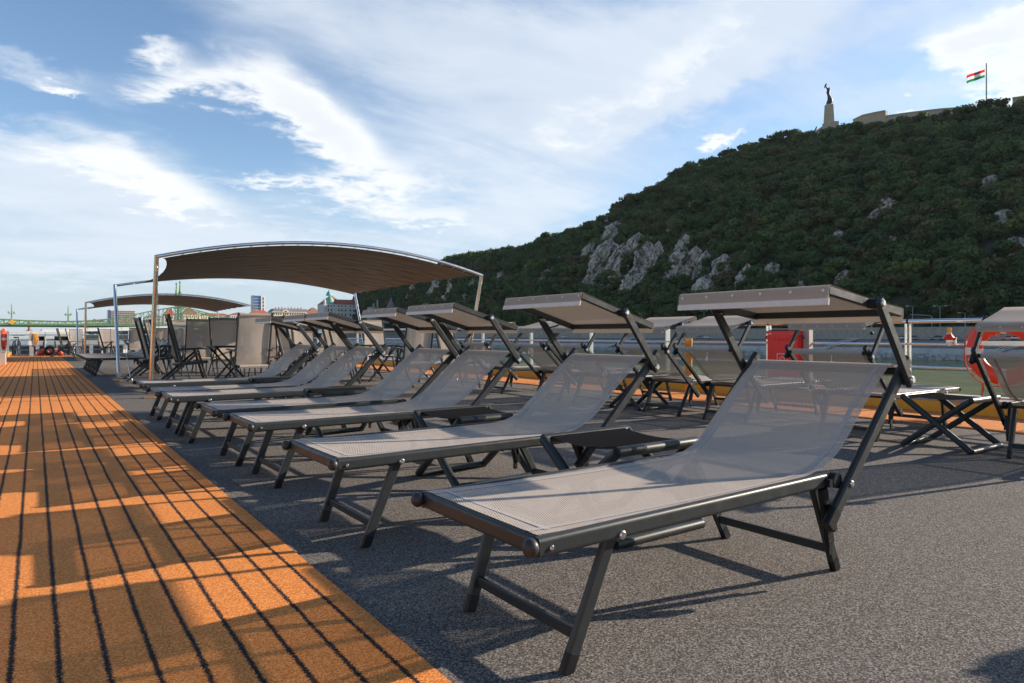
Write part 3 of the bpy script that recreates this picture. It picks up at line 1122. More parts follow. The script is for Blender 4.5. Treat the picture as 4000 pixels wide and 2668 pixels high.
# ------------------------------------------------------------------ red hose box, lifebuoys, float light, bollard
rb = empty('hose_box', (9.00, 5.62, 0.20))
tag(rb, 'red plastic fire hose box with pictogram fixed on the railing', 'hose box')
b = MB().bar((0, 0, .0), (0, 0, .77), .48, .28, .03, up=(1, 0, 0))
b.build('body', M['red_box'], rb)
MB().bar((0, 0, .775), (0, 0, .815), .50, .30, .03, up=(1, 0, 0)).build('lid', M['red_box'], rb)
MB().bar((0.0, 0, .818), (0.0, 0, .832), .45, .26, .02, up=(1, 0, 0)).build('lid_seal', M['black'], rb)
bl = MB()
for k in range(6):
    bl.ball((-.142, -.18 + .072 * k, .70), .026, .35, 1, 1)
bl.build('bump_row', M['red_box'], rb)
for s in (-1, 1):
    lt = MB().box((-.06, .255 * s, .72), (.05, .05, .05)).build('latch', M['red_box'], rb, smooth=0)
    MB().box((-.06, .283 * s, .72), (.06, .014, .04)).build('latch_tab', M['black'], lt, smooth=0)
MB().box((-.1415, -.0, .36), (.003, .30, .36)).build('recess_panel', M['red_box'], rb, smooth=0)
sg = MB().box((-.1445, -.02, .40), (.002, .17, .17)).build('pictogram', M['white_trim'], rb, smooth=0)
sg2 = MB().box((-.1462, -.02, .40), (.0016, .150, .150)).build('red_field', M['red_box'], sg, smooth=0)
hs = MB()
for k in range(12):
    a0, a1 = 2 * math.pi * k / 12, 2 * math.pi * (k + 1) / 12
    hs.bar((-.1475, -.02 + .038 * math.cos(a0), .40 + .038 * math.sin(a0)), (-.1475, -.02 + .038 * math.cos(a1), .40 + .038 * math.sin(a1)), .010, .0012, up=(1, 0, 0))
hs.bar((-.1475, -.02, .40), (-.1475, .028, .345), .010, .0012, up=(1, 0, 0))
hs.build('hose_symbol', M['white_trim'], sg)
MB().box((.06, -.30, .42), (.10, .09, .84)).build('mount_post', M['ledge'], rb, smooth=0)


def lifebuoy(loc, rz, label, R0=.295, r0=.088):
    root = empty('lifebuoy', loc, rz)
    tag(root, label, 'lifebuoy', 'lifebuoys')

    def ring(R1, r1, a0, a1, n, m=12):
        mb = MB()
        full = abs(a1 - a0 - 2 * math.pi) < 1e-3
        mb.grid(lambda i, j: ((r1 * .72 * math.sin(2 * math.pi * j)), (R1 + r1 * math.cos(2 * math.pi * j)) * math.cos(a0 + (a1 - a0) * i), (R1 + r1 * math.cos(2 * math.pi * j)) * math.sin(a0 + (a1 - a0) * i)), n, m)
        return mb
    body = ring(R0, r0, 0, 2 * math.pi, 48, 14).build('ring', M['buoy'], root, smooth=80)
    for k in range(4):
        c = R(45 + 90 * k) + R(-45)
        ring(R0, r0 + .003, c - .13, c + .13, 6, 14).build('reflective_band', M['buoy_white'], body, smooth=80)
    rp = []
    for k in range(49):
        a = 2 * math.pi * k / 48
        rr_ = R0 + r0 + .010 + .022 * abs(math.sin(2 * a)) ** 1.0
        rp.append((0.02, rr_ * math.cos(a), rr_ * math.sin(a) - .02 * abs(math.sin(2 * a))))
    MB().path(rp, .008, 6, caps=False).build('grab_rope', M['rope'], root, smooth=80)
    MB().path([(-.05, .20, -.36), (-.05, .19, -.44), (-.045, .205, -.50), (-.05, .19, -.57)], [.010, .014, .010, .007], 6).build('rope_tail', M['rope'], root)
    MB().path([(-.03, -.16, .22), (-.03, -.05, .155), (-.03, .05, .16), (-.03, .15, .23)], .006, 6).build('slack_rope', M['rope'], root, smooth=80)
    return root


lifebuoy((8.97, 2.90, .765), R(4), 'orange lifebuoy with white bands hung on the railing at the right')
lifebuoy((-0.93, 30.3, .82), R(176), 'orange lifebuoy on the left railing at the picture edge')
hb = empty('lifebuoy_rack', (9.05, 2.9, 0.86))
tag(hb, 'flat steel rack band holding the lifebuoy on the railing', 'rack')
MB().bar((-.135, .36, 0), (-.135, -1.6, 0), .008, .055, .002).build('band', M['steel'], hb)
for y in (.34, -.25, -.9):
    MB().box((-.06, y, 0), (.14, .05, .02)).build('bracket', M['steel'], hb, smooth=0)
MB().box((-.125, -.25, -.22), (.010, .08, .42)).build('strut', M['steel'], hb, smooth=0)
fl = empty('float_light', (8.99, 3.47, .82))
fl.scale = (.72, .72, .72)
tag(fl, 'small red and white rescue float light clipped to the railing', 'float light')
MB().lathe([(.004, .0), (.035, .012), (.045, .045), (.046, .07)], (0, 0, 0), 16).build('lens', M['white_plastic'], fl)
MB().lathe([(.052, .07), (.052, .10)], (0, 0, 0), 16).build('collar', M['steel'], fl)
MB().lathe([(.05, .10), (.074, .125), (.078, .145), (.05, .185), (.038, .20)], (0, 0, 0), 16).build('float', M['red_box'], fl)
MB().lathe([(.040, .20), (.043, .212), (.036, .224)], (0, 0, 0), 14).build('cord_wrap', M['white_trim'], fl)
MB().lathe([(.030, .224), (.036, .30), (.02, .31)], (0, 0, 0), 14).build('cap', M['yellow'], fl)
MB().box((.06, -.06, .09), (.03, .05, .12)).build('clip', M['steel'], fl, smooth=0)

bo = empty('brass_light_post', (8.60, 7.1, 0))
tag(bo, 'short brass deck light post seen behind the railing row', 'deck light')
MB().lathe([(.075, 0), (.075, .02), (.06, .03), (.06, .78), (.065, .79), (.065, .90), (.055, .91)], (0, 0, 0), 18).build('post', M['brass'], bo)

# ------------------------------------------------------------------ far end of the deck
dk = empty('deck_chest', (-0.92, 27.0, 0))
tag(dk, 'weathered grey deck box at the left edge of the walkway', 'box')
MB().bar((0, 0, 0.01), (0, 0, .40), .5, .30, .02).build('body', M['ledge'], dk)
MB().bar((0, 0, .402), (0, 0, .43), .52, .32, .01).build('lid', M['wall_stone'], dk)


def director_chair(x, y, rz, label):
    root = empty('director_chair', (x, y, 0), rz)
    tag(root, label, 'chair', 'black folding chairs at the stern')
    for s in (-1, 1):
        for xx in (-.22, .22):
            MB().bar((xx, .27 * s, 0), (xx, .27 * s, .62 if xx > 0 else .92), .03, .03, .004).build('leg', M['black'], root)
        MB().bar((-.24, .27 * s, .63), (.26, .27 * s, .63), .05, .022, .004).build('armrest', M['black'], root)
    for xx in (-.22, .22):
        MB().bar((xx, -.27, .03), (xx, .27, .42), .02, .025, .003).build('cross_brace', M['black'], root)
        MB().bar((xx + .022, .27, .03), (xx + .022, -.27, .42), .02, .025, .003).build('cross_brace', M['black'], root)
    MB().box((0, 0, .44), (.46, .52, .012)).build('seat_cloth', M['stoolcloth'], root, smooth=0)
    MB().box((-.24, 0, .80), (.012, .55, .22)).build('back_cloth', M['stoolcloth'], root, smooth=0)
    return root


director_chair(0.05, 39.2, R(-95), 'grey director chair by the rope coil at the stern')
director_chair(1.05, 39.6, R(-88), 'black director chair with cloth back in the middle of the stern')
director_chair(1.80, 40.0, R(10), 'black director chair side on at the stern')
rp = empty('rope_coil', (-0.15, 37.9, 0))
tag(rp, 'hank of yellow rope hanging on a brown post at the stern', 'rope')
MB().box((0, 0, .52), (.16, .08, 1.04)).build('post', M['ledge'], rp, smooth=0)
hk = MB()
for k in range(9):
    xo = .10 + .014 * k
    hk.path([(xo, -.05, 1.02), (xo + .05, -.07, .80 - .02 * (k % 3)), (xo + .02, -.06, .46 + .03 * (k % 4)), (xo - .03, -.06, .70), (xo - .02, -.05, 1.0)], .014, 6)
hk.build('hank', M['rope_yellow'], rp, smooth=80)
MB().box((0, -.046, .60), (.22, .008, .20)).build('notice_plate', M['buoy_white'], rp, smooth=0)
hr = empty('rubber_fender', (0.55, 38.4, 0))
tag(hr, 'red life vest heap and black tyre lying at the stern', 'gear')
tm = MB().grid(lambda i, j: ((.17 + .07 * math.cos(2 * math.pi * j)) * math.cos(2 * math.pi * i), -.15 + .07 * math.sin(2 * math.pi * j), .24 + (.17 + .07 * math.cos(2 * math.pi * j)) * math.sin(2 * math.pi * i)), 20, 8)
tm.build('tyre', M['black'], hr, smooth=80)
vm = MB()
for k in range(9):
    vm.ball((-.35 + .10 * k + random.uniform(-.03, .03), .05, .12 + .05 * math.sin(k * 1.3)), .13, 1.1, .8, .9 + .25 * math.cos(k), 8, 5)
vm.build('vest', M['buoy'], hr, smooth=60)

# ================================================================== the far bank
def px(x, y, dist):
    """a far point from its bearing in the 4000 wide picture and its distance ahead"""
    u = (x - 2000) / 2600
    p = FW * dist + RT * (u * dist)
    return Vector((p.x, p.y, CAM_Z + (1310 - y) / 2600 * dist))


def px_on_y(x, y, Y):
    u = (x - 2000) / 2600
    return px(x, y, Y / (FW.y + RT.y * u))


def px_on_x(x, y, X):
    u = (x - 2000) / 2600
    return px(x, y, X / (FW.x + RT.x * u))


BANK = 236.0


def extrude(name, prof, y0, y1, mat, n=1, kind='structure'):
    mb = MB()
    mb.loft([[(x, y0 + (y1 - y0) * k / n, z) for x, z in prof] for k in range(n + 1)], caps=True)
    return tag(mb.build(name, mat, smooth=0), None, None, None, kind)


Y0, Y1 = 0.0, 760.0
extrude('gravel_bank', [(BANK + .8, -9), (BANK + 3.9, -3.35), (BANK + 4.8, -3.3), (BANK + 4.8, -9)], Y0, Y1, M['riprap'])
extrude('quay_slope', [(BANK + 4.81, -9), (BANK + 4.81, -2.9), (BANK + 9.5, -.72), (BANK + 12, -.72), (BANK + 12, -9)], Y0, Y1, M['quay_dark'])
extrude('quay_road', [(BANK + 9.6, -.9), (BANK + 9.6, -.60), (BANK + 19.4, -.60), (BANK + 19.4, -.9)], Y0, Y1, M['asphalt'])
extrude('upper_street', [(BANK + 19.5, -9), (BANK + 19.5, 3.05), (BANK + 44, 3.15), (BANK + 44, -9)], Y0, Y1, M['asphalt'])
# stones of the riverside bank, far too many to count
rv, rf = [], []
for k in range(4200):
    y = rng.uniform(60, 560)
    t = rng.uniform(0, .55) ** 1.0
    x = BANK - .6 + 4.6 * t
    z = WATER_Z + .05 + 3.7 * t
    s = rng.uniform(.18, .55)
    q = rng.normal(size=(8, 3)) * .18 + np.array([[a, b, c] for a in (-1, 1) for b in (-1, 1) for c in (-1, 1)]) * .55
    o = len(rv)
    rv += [(x + a * s, y + b * s * 1.3, z + c * s * .8) for a, b, c in q]
    rf += [tuple(o + i for i in f) for f in ((0, 1, 3, 2), (4, 6, 7, 5), (0, 4, 5, 1), (2, 3, 7, 6), (0, 2, 6, 4), (1, 5, 7, 3))]
me = bpy.data.meshes.new('bank_stones')
me.from_pydata(rv, [], rf)
me.materials.append(M['riprap'])
o = bpy.data.objects.new('bank_stones', me)
C.objects.link(o)
tag(o, 'loose grey stones along the far waterline', None, None, 'stuff')

# retaining wall with courses of stone blocks
wall = empty('embankment_wall', (BANK + 19.4, 0, 0))
tag(wall, 'long stone retaining wall above the quay road on the far bank', 'wall')
MB().box((.35, 380, 1.55), (.6, 760, 4.3)).build('core', M['quay_dark'], wall, smooth=0)
MB().box((.25, 380, 3.78), (.9, 760, .26)).build('coping', M['wall_stone'], wall, smooth=0)
blk = [MB().bar((0, -w / 2 + .03, 0), (0, w / 2 - .03, 0), .16, h - .06, .03).mesh('stone_block', M['wall_stone']) for w, h in ((2.6, .86), (1.9, .86), (3.2, .86))]
nb_, rest = 0, MB()
for row in range(5):
    y = 80 + row * .9
    while y < 470:
        w, k = ((2.6, 0), (1.9, 1), (3.2, 2))[random.randrange(3)]
        c = (.02 + random.uniform(-.03, .03), y + w / 2, -.14 + row * .86)
        if y < 230 and nb_ < 298:
            link_mesh('stone_block', blk[k], wall, c)
            nb_ += 1
        else:
            rest.box((c[0], c[1], c[2]), (.16, w - .07, .80))
        y += w
o = rest.build('stone_block', M['wall_stone'], wall, smooth=0)
o['kind'] = 'stuff'
# kerb rail on the quay road, and steps with rails down the slope
ra = empty('quay_rail', (BANK + 9.9, 0, -.6))
tag(ra, 'low pale crash rail along the quay road', 'rail')
MB().box((0, 300, .55), (.06, 600, .28)).build('rail', M['ledge'], ra, smooth=0)
pm = MB().box((0, 0, .3), (.1, .1, .6)).mesh('post', M['ledge'], 0)
for k in range(60):
    link_mesh('post', pm, ra, (.08, 70 + k * 4, 0))
for i, (x, y) in enumerate(((3290, 1345), (2440, 1345), (3990, 1345))):
    p = px_on_x(x, y, BANK + 6)
    st = empty('slope_stairs', (BANK + 1, p.y, 0))
    tag(st, ('slanting stair with pale handrails on the bank left of the lifebuoy', 'slanting stair with pale handrails on the bank behind the second lounger canopy', 'slanting stair with pale handrails on the bank at the right edge')[i], 'stairs', 'bank stairs')
    for k in range(3):
        MB().tube((1.2, 6.0 + k * 1.5, -4.6), (8.6, -5.0 + k * 1.5, .1), .10, 6).build('handrail', M['white_trim'], st)
    MB().bar((1.0, 7.5, -5.2), (8.4, -3.5, -.7), 3.2, .3).build('flight', M['quay_dark'], st)

# ------------------------------------------------------------------ the hill
ridge_px = [(4300, 350, 455), (4000, 395, 452), (3850, 412, 452), (3700, 440, 452), (3500, 466, 452), (3300, 505, 450), (3200, 522, 450),
            (3100, 520, 445), (2950, 556, 435), (2800, 598, 420), (2650, 660, 402), (2500, 748, 382), (2350, 848, 362), (2200, 905, 346),
            (2050, 968, 332), (1900, 985, 322), (1750, 1022, 311), (1640, 1085, 305), (1500, 1118, 297), (1390, 1158, 288)]
ry, rx, rh = [], [], []
for x, y, X in ridge_px:
    p = px_on_x(x, y, X)
    ry.append(p.y)
    rx.append(X)
    rh.append(p.z - 6.5)
ry, rx, rh = [np.array(v) for v in (ry, rx, rh)]
o_ = np.argsort(ry)
ry, rx, rh = ry[o_], rx[o_], rh[o_]
# outside the view the ridge runs on and drops to the river plain
ry = np.concatenate([[-220, -60, 40], ry, [ry[-1] + 22, ry[-1] + 50]])
rx = np.concatenate([[420, 440, 452], rx, [rx[-1] - 2, rx[-1] - 3]])
rh = np.concatenate([[8, 70, 112], rh, [14, 3.4]])
FOOT = BANK + 40


def hill_z(x, y):
    X = np.interp(y, ry, rx)
    H = np.interp(y, ry, rh)
    foot = FOOT + 0 * y
    w = np.maximum(X - foot, 6.0)
    t = (x - foot) / w
    up = 3.1 + (H - 3.1) * np.clip(t, 0, 1) ** .86
    back = np.clip((x - X) / 160, 0, 1)
    z = np.where(t < 1, up, H - (H - 20) * back ** 1.5 * .8)
    return np.where(t < 0, 3.1, z)


def hz_(x, y):
    return float(hill_z(np.array([x]), np.array([y]))[0])


def hill_pt(p):
    return Vector((p[0], p[1], hz_(p[0], p[1])))


NX, NY = 110, 230
gx = np.linspace(FOOT - 2, 640, NX)
gy = np.linspace(-220, float(ry[-1]), NY)
GX, GY = np.meshgrid(gx, gy, indexing='ij')
GZ = hill_z(GX, GY)
for i in range(NX):
    for j in range(NY):
        n = mnoise.fractal(Vector((GX[i, j] * .03, GY[i, j] * .03, 3.3)), 1.0, 2.0, 4)
        k = min(1, max(0, (GX[i, j] - FOOT) / 30))
        GZ[i, j] += n * 4.0 * k
hm = bpy.data.meshes.new('hill')
hm.from_pydata([(float(a), float(b), float(c)) for a, b, c in zip(GX.ravel(), GY.ravel(), GZ.ravel())], [],
               [(i * NY + j, (i + 1) * NY + j, (i + 1) * NY + j + 1, i * NY + j + 1) for i in range(NX - 1) for j in range(NY - 1)])
hm.materials.append(M['earth'])
hm.shade_smooth()
o = bpy.data.objects.new('hill', hm)
C.objects.link(o)
tag(o, 'steep wooded river hill', None, None, 'structure')


def hit_hill(x, y):
    """where the bearing (x, y) meets the hillside"""
    prev = None
    for d in np.arange(230, 760, 1.5):
        p = px(x, y, float(d))
        if p.x > FOOT and p.z <= hz_(p.x, p.y):
            return p
    return None


# limestone cliffs standing out of the wood
cliffs = [(2389, 930, 62, 95), (2345, 1040, 78, 150), (2405, 1050, 70, 140), (2476, 965, 50, 76), (2500, 1040, 70, 140), (2548, 1020, 48, 110), (2668, 962, 46, 66), (2650, 1030, 60, 92), (2705, 1020, 52, 86),
          (2748, 1035, 36, 76), (2812, 1072, 56, 100), (2748, 1130, 60, 80), (2896, 1108, 46, 110), (2465, 1118, 56, 70), (2380, 868, 38, 56), (2300, 985, 40, 60), (2186, 1035, 44, 60),
          (3454, 820, 56, 66), (3425, 850, 40, 50), (3922, 872, 60, 70), (3868, 716, 40, 48), (2986, 942, 34, 46), (3050, 690, 26, 26), (2690, 800, 30, 28), (2560, 860, 36, 30), (3440, 690, 30, 24), (3600, 905, 34, 40),
          (1620, 1135, 44, 74), (1705, 1120, 44, 84), (1775, 1105, 38, 74), (1840, 1130, 34, 60), (1960, 1090, 34, 50), (3150, 1105, 40, 50), (2060, 1060, 34, 50), (3720, 1030, 40, 46),
          (3350, 765, 36, 34), (3270, 930, 46, 40), (3560, 1045, 46, 46), (3130, 855, 40, 34), (3950, 965, 56, 56), (3010, 1065, 46, 56), (3300, 1085, 42, 42), (3480, 945, 30, 36), (2620, 905, 34, 34), (2130, 1085, 40, 46)]
cliff_xy = []
for (x, y, w, h) in cliffs:
    p = hit_hill(x, y + h * .1)
    if p is None:
        continue
    dist = (p.x * FW.x + p.y * FW.y)
    ws, hs_ = w * 1.45 / 2600 * dist, h * 1.25 / 2600 * dist
    p = p + Vector((-2.5, -1.0, 0))
    cliff_xy.append((p.x, p.y, ws * .62, hs_))
    mb = MB()
    n1, n2 = 42, 40
    seed = random.uniform(0, 90)
    rings = []
    for i in range(n2 + 1):
        f = i / n2
        zz_ = -hs_ * .75 + hs_ * 1.35 * f
        rad = ws * .62 * (1 - .34 * f ** 2.0) * (1 if f < .86 else max(.05, ((1 - f) / .14) ** .6))
        ring = []
        for k in range(n1):
            a = 2 * math.pi * k / n1
            q = Vector((math.cos(a) * 1.4, math.sin(a) * 1.4, zz_ * .10 + seed))
            vd = mnoise.voronoi(q * 2.2)[0]
            nn = mnoise.fractal(q * 1.3, 1, 2, 4) * .45 + (vd[1] - vd[0]) * .42 - .22 + .05 * math.sin(zz_ * 1.9 + 3 * math.cos(a))
            rr_ = max(.1, rad * (1 + nn) + random.uniform(-.35, .35))
            ring.append((p.x + math.cos(a) * rr_ * .8 + hs_ * .55 * (f - .4), p.y + math.sin(a) * rr_, p.z + zz_ + hs_ * .16 * mnoise.fractal(Vector((math.cos(a) * 1.7, math.sin(a) * 1.7, seed + 7)), 1, 2, 3) * f))
        rings.append(ring)
    mb.loft(rings)
    o = mb.build('cliff', M['rock'], smooth=0)
    tag(o, None, None, None, 'structure')


# ------------------------------------------------------------------ trees
def crown_mesh(name, mat, n_leaf, rx_, rz_, leaf, seed, lobes=9):
    """a crown of leaf sprays gathered in uneven clumps with gaps between"""
    g = np.random.default_rng(seed)
    cs = []
    for k in range(lobes):
        a, b = g.uniform(0, 2 * math.pi), g.uniform(-.35, 1.0)
        r = g.uniform(.35, .78)
        cs.append((math.cos(a) * r * rx_, math.sin(a) * r * rx_, (.5 + .42 * b) * 2 * rz_ * .62 + rz_ * .35, g.uniform(.28, .50) * rx_))
    cs.append((0, 0, rz_ * 1.45, rx_ * .5))
    vs, fs = [], []
    for k in range(n_leaf):
        c = cs[g.integers(len(cs))]
        d = g.normal(size=3)
        d /= np.linalg.norm(d)
        d[2] = d[2] * .8 + .12
        r = c[3] * g.uniform(.55, 1.08)
        p = np.array(c[:3]) + d * r
        nrm = d + g.normal(size=3) * .55
        nrm /= np.linalg.norm(nrm)
        t = np.cross(nrm, g.normal(size=3))
        t /= np.linalg.norm(t) + 1e-9
        b = np.cross(nrm, t)
        s = leaf * g.uniform(.6, 1.35)
        o = len(vs)
        for (i, j) in ((-1, -.5), (0, -.85), (1, -.25), (.75, .65), (-.35, .9)):
            vs.append(tuple(p + t * i * s + b * j * s))
        fs.append((o, o + 1, o + 2, o + 3, o + 4))
    me = bpy.data.meshes.new(name)
    me.from_pydata(vs, [], fs)
    me.materials.append(mat)
    return me


def trunk_mesh(h, r, seed):
    g = random.Random(seed)
    mb = MB().path([(0, 0, -.6), (g.uniform(-.1, .1) * h * .2, 0, h * .4), (0, g.uniform(-.1, .1) * h * .2, h * .75)], [r, r * .75, r * .4], 7)
    for k in range(5):
        a = g.uniform(0, 6.28)
        z0 = h * g.uniform(.3, .6)
        mb.path([(0, 0, z0), (math.cos(a) * h * .14, math.sin(a) * h * .14, z0 + h * .14), (math.cos(a) * h * .28, math.sin(a) * h * .28, z0 + h * .24)], [r * .5, r * .3, r * .12], 5)
    return mb.mesh('trunk', M['bark'])


hidden = bpy.data.collections.new('wood_patterns')
pats = []
for k, (rx_, rz_, n) in enumerate(((3.0, 2.7, 900), (3.6, 2.6, 1100), (2.5, 2.8, 760), (2.0, 1.5, 480), (3.2, 3.4, 1100), (1.6, 1.3, 380))):
    me = crown_mesh('crown_pattern', M['leaf'], n, rx_, rz_, .32, 50 + k)
    po = bpy.data.objects.new('crown_pattern', me)
    hidden.objects.link(po)
    pats.append(po)

pts, scl = [], []
tries = 0
for k in range(80000):
    y = rng.uniform(-120, float(ry[-1]) + 8)
    X = float(np.interp(y, ry, rx))
    x = rng.uniform(FOOT + 1.0, X + 26)
    if y < 30 and rng.uniform() < .75:
        continue
    # thicker where it is near, a natural jitter of spacing otherwise
    if rng.uniform() > .20:
        continue
    bad = False
    for (cx, cy, cr, ch) in cliff_xy:
        dx, dy = x - cx, y - cy
        if abs(dy) < cr * .9 and -ch * .55 < dx < ch * .30:
            bad = rng.uniform() < .86
            if bad:
                break
    if bad:
        continue
    pts.append((x, y, hz_(x, y) - .7 + 4.0 * min(1, max(0, (x - FOOT) / 30)) * mnoise.fractal(Vector((x * .03, y * .03, 3.3)), 1.0, 2.0, 4)))
    scl.append(.70 + 1.35 * rng.uniform() ** 1.6)
print('hill trees', len(pts))
fm = bpy.data.meshes.new('hill_wood')
fm.from_pydata(pts, [], [])
fm.attributes.new('size', 'FLOAT', 'POINT').data.foreach_set('value', scl)
fm.attributes.new('turn', 'FLOAT', 'POINT').data.foreach_set('value', [random.uniform(0, 6.28) for _ in pts])
wood = bpy.data.objects.new('hill_wood', fm)
C.objects.link(wood)
tag(wood, 'dense dark green wood covering the hillside', None, None, 'stuff')
ng = bpy.data.node_groups.new('scatter_wood', 'GeometryNodeTree')
ng.interface.new_socket('Geometry', in_out='INPUT', socket_type='NodeSocketGeometry')
ng.interface.new_socket('Geometry', in_out='OUTPUT', socket_type='NodeSocketGeometry')
gi, go = ng.nodes.new('NodeGroupInput'), ng.nodes.new('NodeGroupOutput')
ip = ng.nodes.new('GeometryNodeInstanceOnPoints')
ip.inputs['Pick Instance'].default_value = True
jg = ng.nodes.new('GeometryNodeJoinGeometry')
g2i = None
for po in pats:
    oi = ng.nodes.new('GeometryNodeObjectInfo')
    oi.inputs['Object'].default_value = po
    oi.inputs['As Instance'].default_value = True
    ng.links.new(oi.outputs['Geometry'], jg.inputs[0])
sz = ng.nodes.new('GeometryNodeInputNamedAttribute')
sz.data_type = 'FLOAT'
sz.inputs['Name'].default_value = 'size'
tn = ng.nodes.new('GeometryNodeInputNamedAttribute')
tn.data_type = 'FLOAT'
tn.inputs['Name'].default_value = 'turn'
cx_ = ng.nodes.new('ShaderNodeCombineXYZ')
ng.links.new(tn.outputs['Attribute'], cx_.inputs[2])
ri = ng.nodes.new('FunctionNodeRandomValue')
ri.data_type = 'INT'
ri.inputs['Min'].default_value = 0
ri.inputs['Max'].default_value = len(pats) - 1
for s_ in ri.inputs:
    if s_.name == 'Max' and s_.type == 'INT':
        s_.default_value = len(pats) - 1
    if s_.name == 'Min' and s_.type == 'INT':
        s_.default_value = 0
ng.links.new(gi.outputs[0], ip.inputs['Points'])
ng.links.new(jg.outputs[0], ip.inputs['Instance'])
ng.links.new([s_ for s_ in ri.outputs if s_.type == 'INT'][0], ip.inputs['Instance Index'])
ng.links.new(sz.outputs['Attribute'], ip.inputs['Scale'])
ng.links.new(cx_.outputs[0], ip.inputs['Rotation'])
ng.links.new(ip.outputs[0], go.inputs[0])
md = wood.modifiers.new('scatter', 'NODES')
md.node_group = ng

# trees one can tell apart: on the skyline and along the street
M['leaf_sky'] = leaf_mat('skyline_foliage', [(0.0, (0.030, 0.055, 0.016)), (0.5, (0.060, 0.080, 0.022)), (1.0, (0.11, 0.10, 0.028))])
tree_meshes = [(crown_mesh('crown', M['leaf_sky'], 520, 3.0, 3.0, .40, 90 + k), trunk_mesh(5.5, .28, k)) for k in range(4)]


def tree(name, p, s, label, group, k, rz):
    root = empty(name, p, rz)
    root.scale = (s, s, s)
    tag(root, label, 'tree', group)
    link_mesh('crown', tree_meshes[k][0], root)
    link_mesh('trunk', tree_meshes[k][1], root)


sky_trees = [(3050, .9, 'skyline tree left of the statue, nearest to it'), (3085, 1.2, 'large dark skyline tree left of the statue'), (3115, 1.0, 'rounded skyline tree second left of the statue'), (3018, 1.0, 'skyline tree third left of the statue'),
             (3485, .85, 'lone thin tree before the fortress wall step'), (3590, .9, 'first of the trees before the long fortress wall'), (3650, .8, 'second of the trees before the long fortress wall'),
             (3690, 1.0, 'third of the trees before the long fortress wall'), (3780, 1.1, 'tree before the right end of the long fortress wall'), (3850, 1.2, 'tree at the foot of the flagpole'), (3900, 1.2, 'skyline tree right of the flagpole'),
             (2930, .9, 'skyline tree on the ridge shoulder, upper one'), (2860, .9, 'skyline tree on the ridge shoulder, lower one')]
for i, (x, s, lb) in enumerate(sky_trees):
    yy = np.interp(x, [q[0] for q in ridge_px][::-1], [q[1] for q in ridge_px][::-1])
    XX = np.interp(x, [q[0] for q in ridge_px][::-1], [q[2] for q in ridge_px][::-1])
    p = px_on_x(x, float(yy), float(XX) + 2)
    tree('skyline_tree', (p.x, p.y, hz_(p.x, p.y) + .6), s * 1.45, lb, 'trees on the skyline', i % 4, i * 1.3)
st_x = [1880, 1990, 2075, 2190, 2360, 2600, 2790, 2930, 3060, 3200, 3330, 3420, 3640, 3800, 3900, 3985]
ords = ('first', 'second', 'third', 'fourth', 'fifth', 'sixth', 'seventh', 'eighth', 'ninth', 'tenth', 'eleventh', 'twelfth', 'thirteenth', 'fourteenth', 'fifteenth', 'sixteenth')
for i, x in enumerate(st_x):
    p = px_on_x(x, 1270, BANK + 33 + (i * 7 % 5))
    tree('street_tree', (p.x, p.y, 3.0), .85 + .1 * (i * 5 % 4), ords[i] + ' street tree from the left along the riverside road', 'street trees', (i * 3) % 4, i * 2.1)

# street lamps
for i, (x, top, arms, lb) in enumerate(((3565, 1195, 1, 'tall single arm street lamp between the canopies and the lifebuoy'), (3672, 1196, 2, 'double arm street lamp above the railing'), (3770, 1222, 1, 'short street lamp left of the right edge canopy'),
                                       (2506, 1225, 1, 'street lamp behind the second lounger canopy'), (1948, 1240, 1, 'street lamp behind the third lounger canopy'), (2750, 1215, 2, 'street lamp left of the nearest canopy'))):
    p = px_on_x(x, 1280, BANK + 24)
    h = (1310 - top) / 2600 * (p.x * FW.x + p.y * FW.y) + CAM_Z - 3.1
    root = empty('street_lamp', (p.x, p.y, 3.1))
    tag(root, lb, 'street lamp', 'street lamps')
    MB().tube((0, 0, 0), (0, 0, h), .14, 8, .08).build('pole', M['ledge'], root)
    for s in ((1,) if arms == 1 else (-1, 1)):
        a = MB().path([(0, 0, h - .2), (0, .8 * s, h + .1), (0, 1.6 * s, h + .1)], .06, 6).build('arm', M['ledge'], root)
        MB().box((0, 1.8 * s, h + .08), (.35, .8, .16)).build('lamp_head', M['white_plastic'], a, smooth=0)
gp = px_on_x(3640, 1280, BANK + 22)
sg_ = empty('signal_gantry', (gp.x, gp.y, 3.1))
tag(sg_, 'bent pale traffic signal arm over the street beside the lamps', 'traffic light')
MB().path([(0, 0, 0), (0, 0, 4.4), (0, .6, 4.9), (0, 7.2, 5.4)], .12, 8).build('arm', M['ledge'], sg_)
MB().box((0, 7.3, 5.9), (.3, .35, 1.1)).build('signal_head', M['black'], sg_, smooth=0)


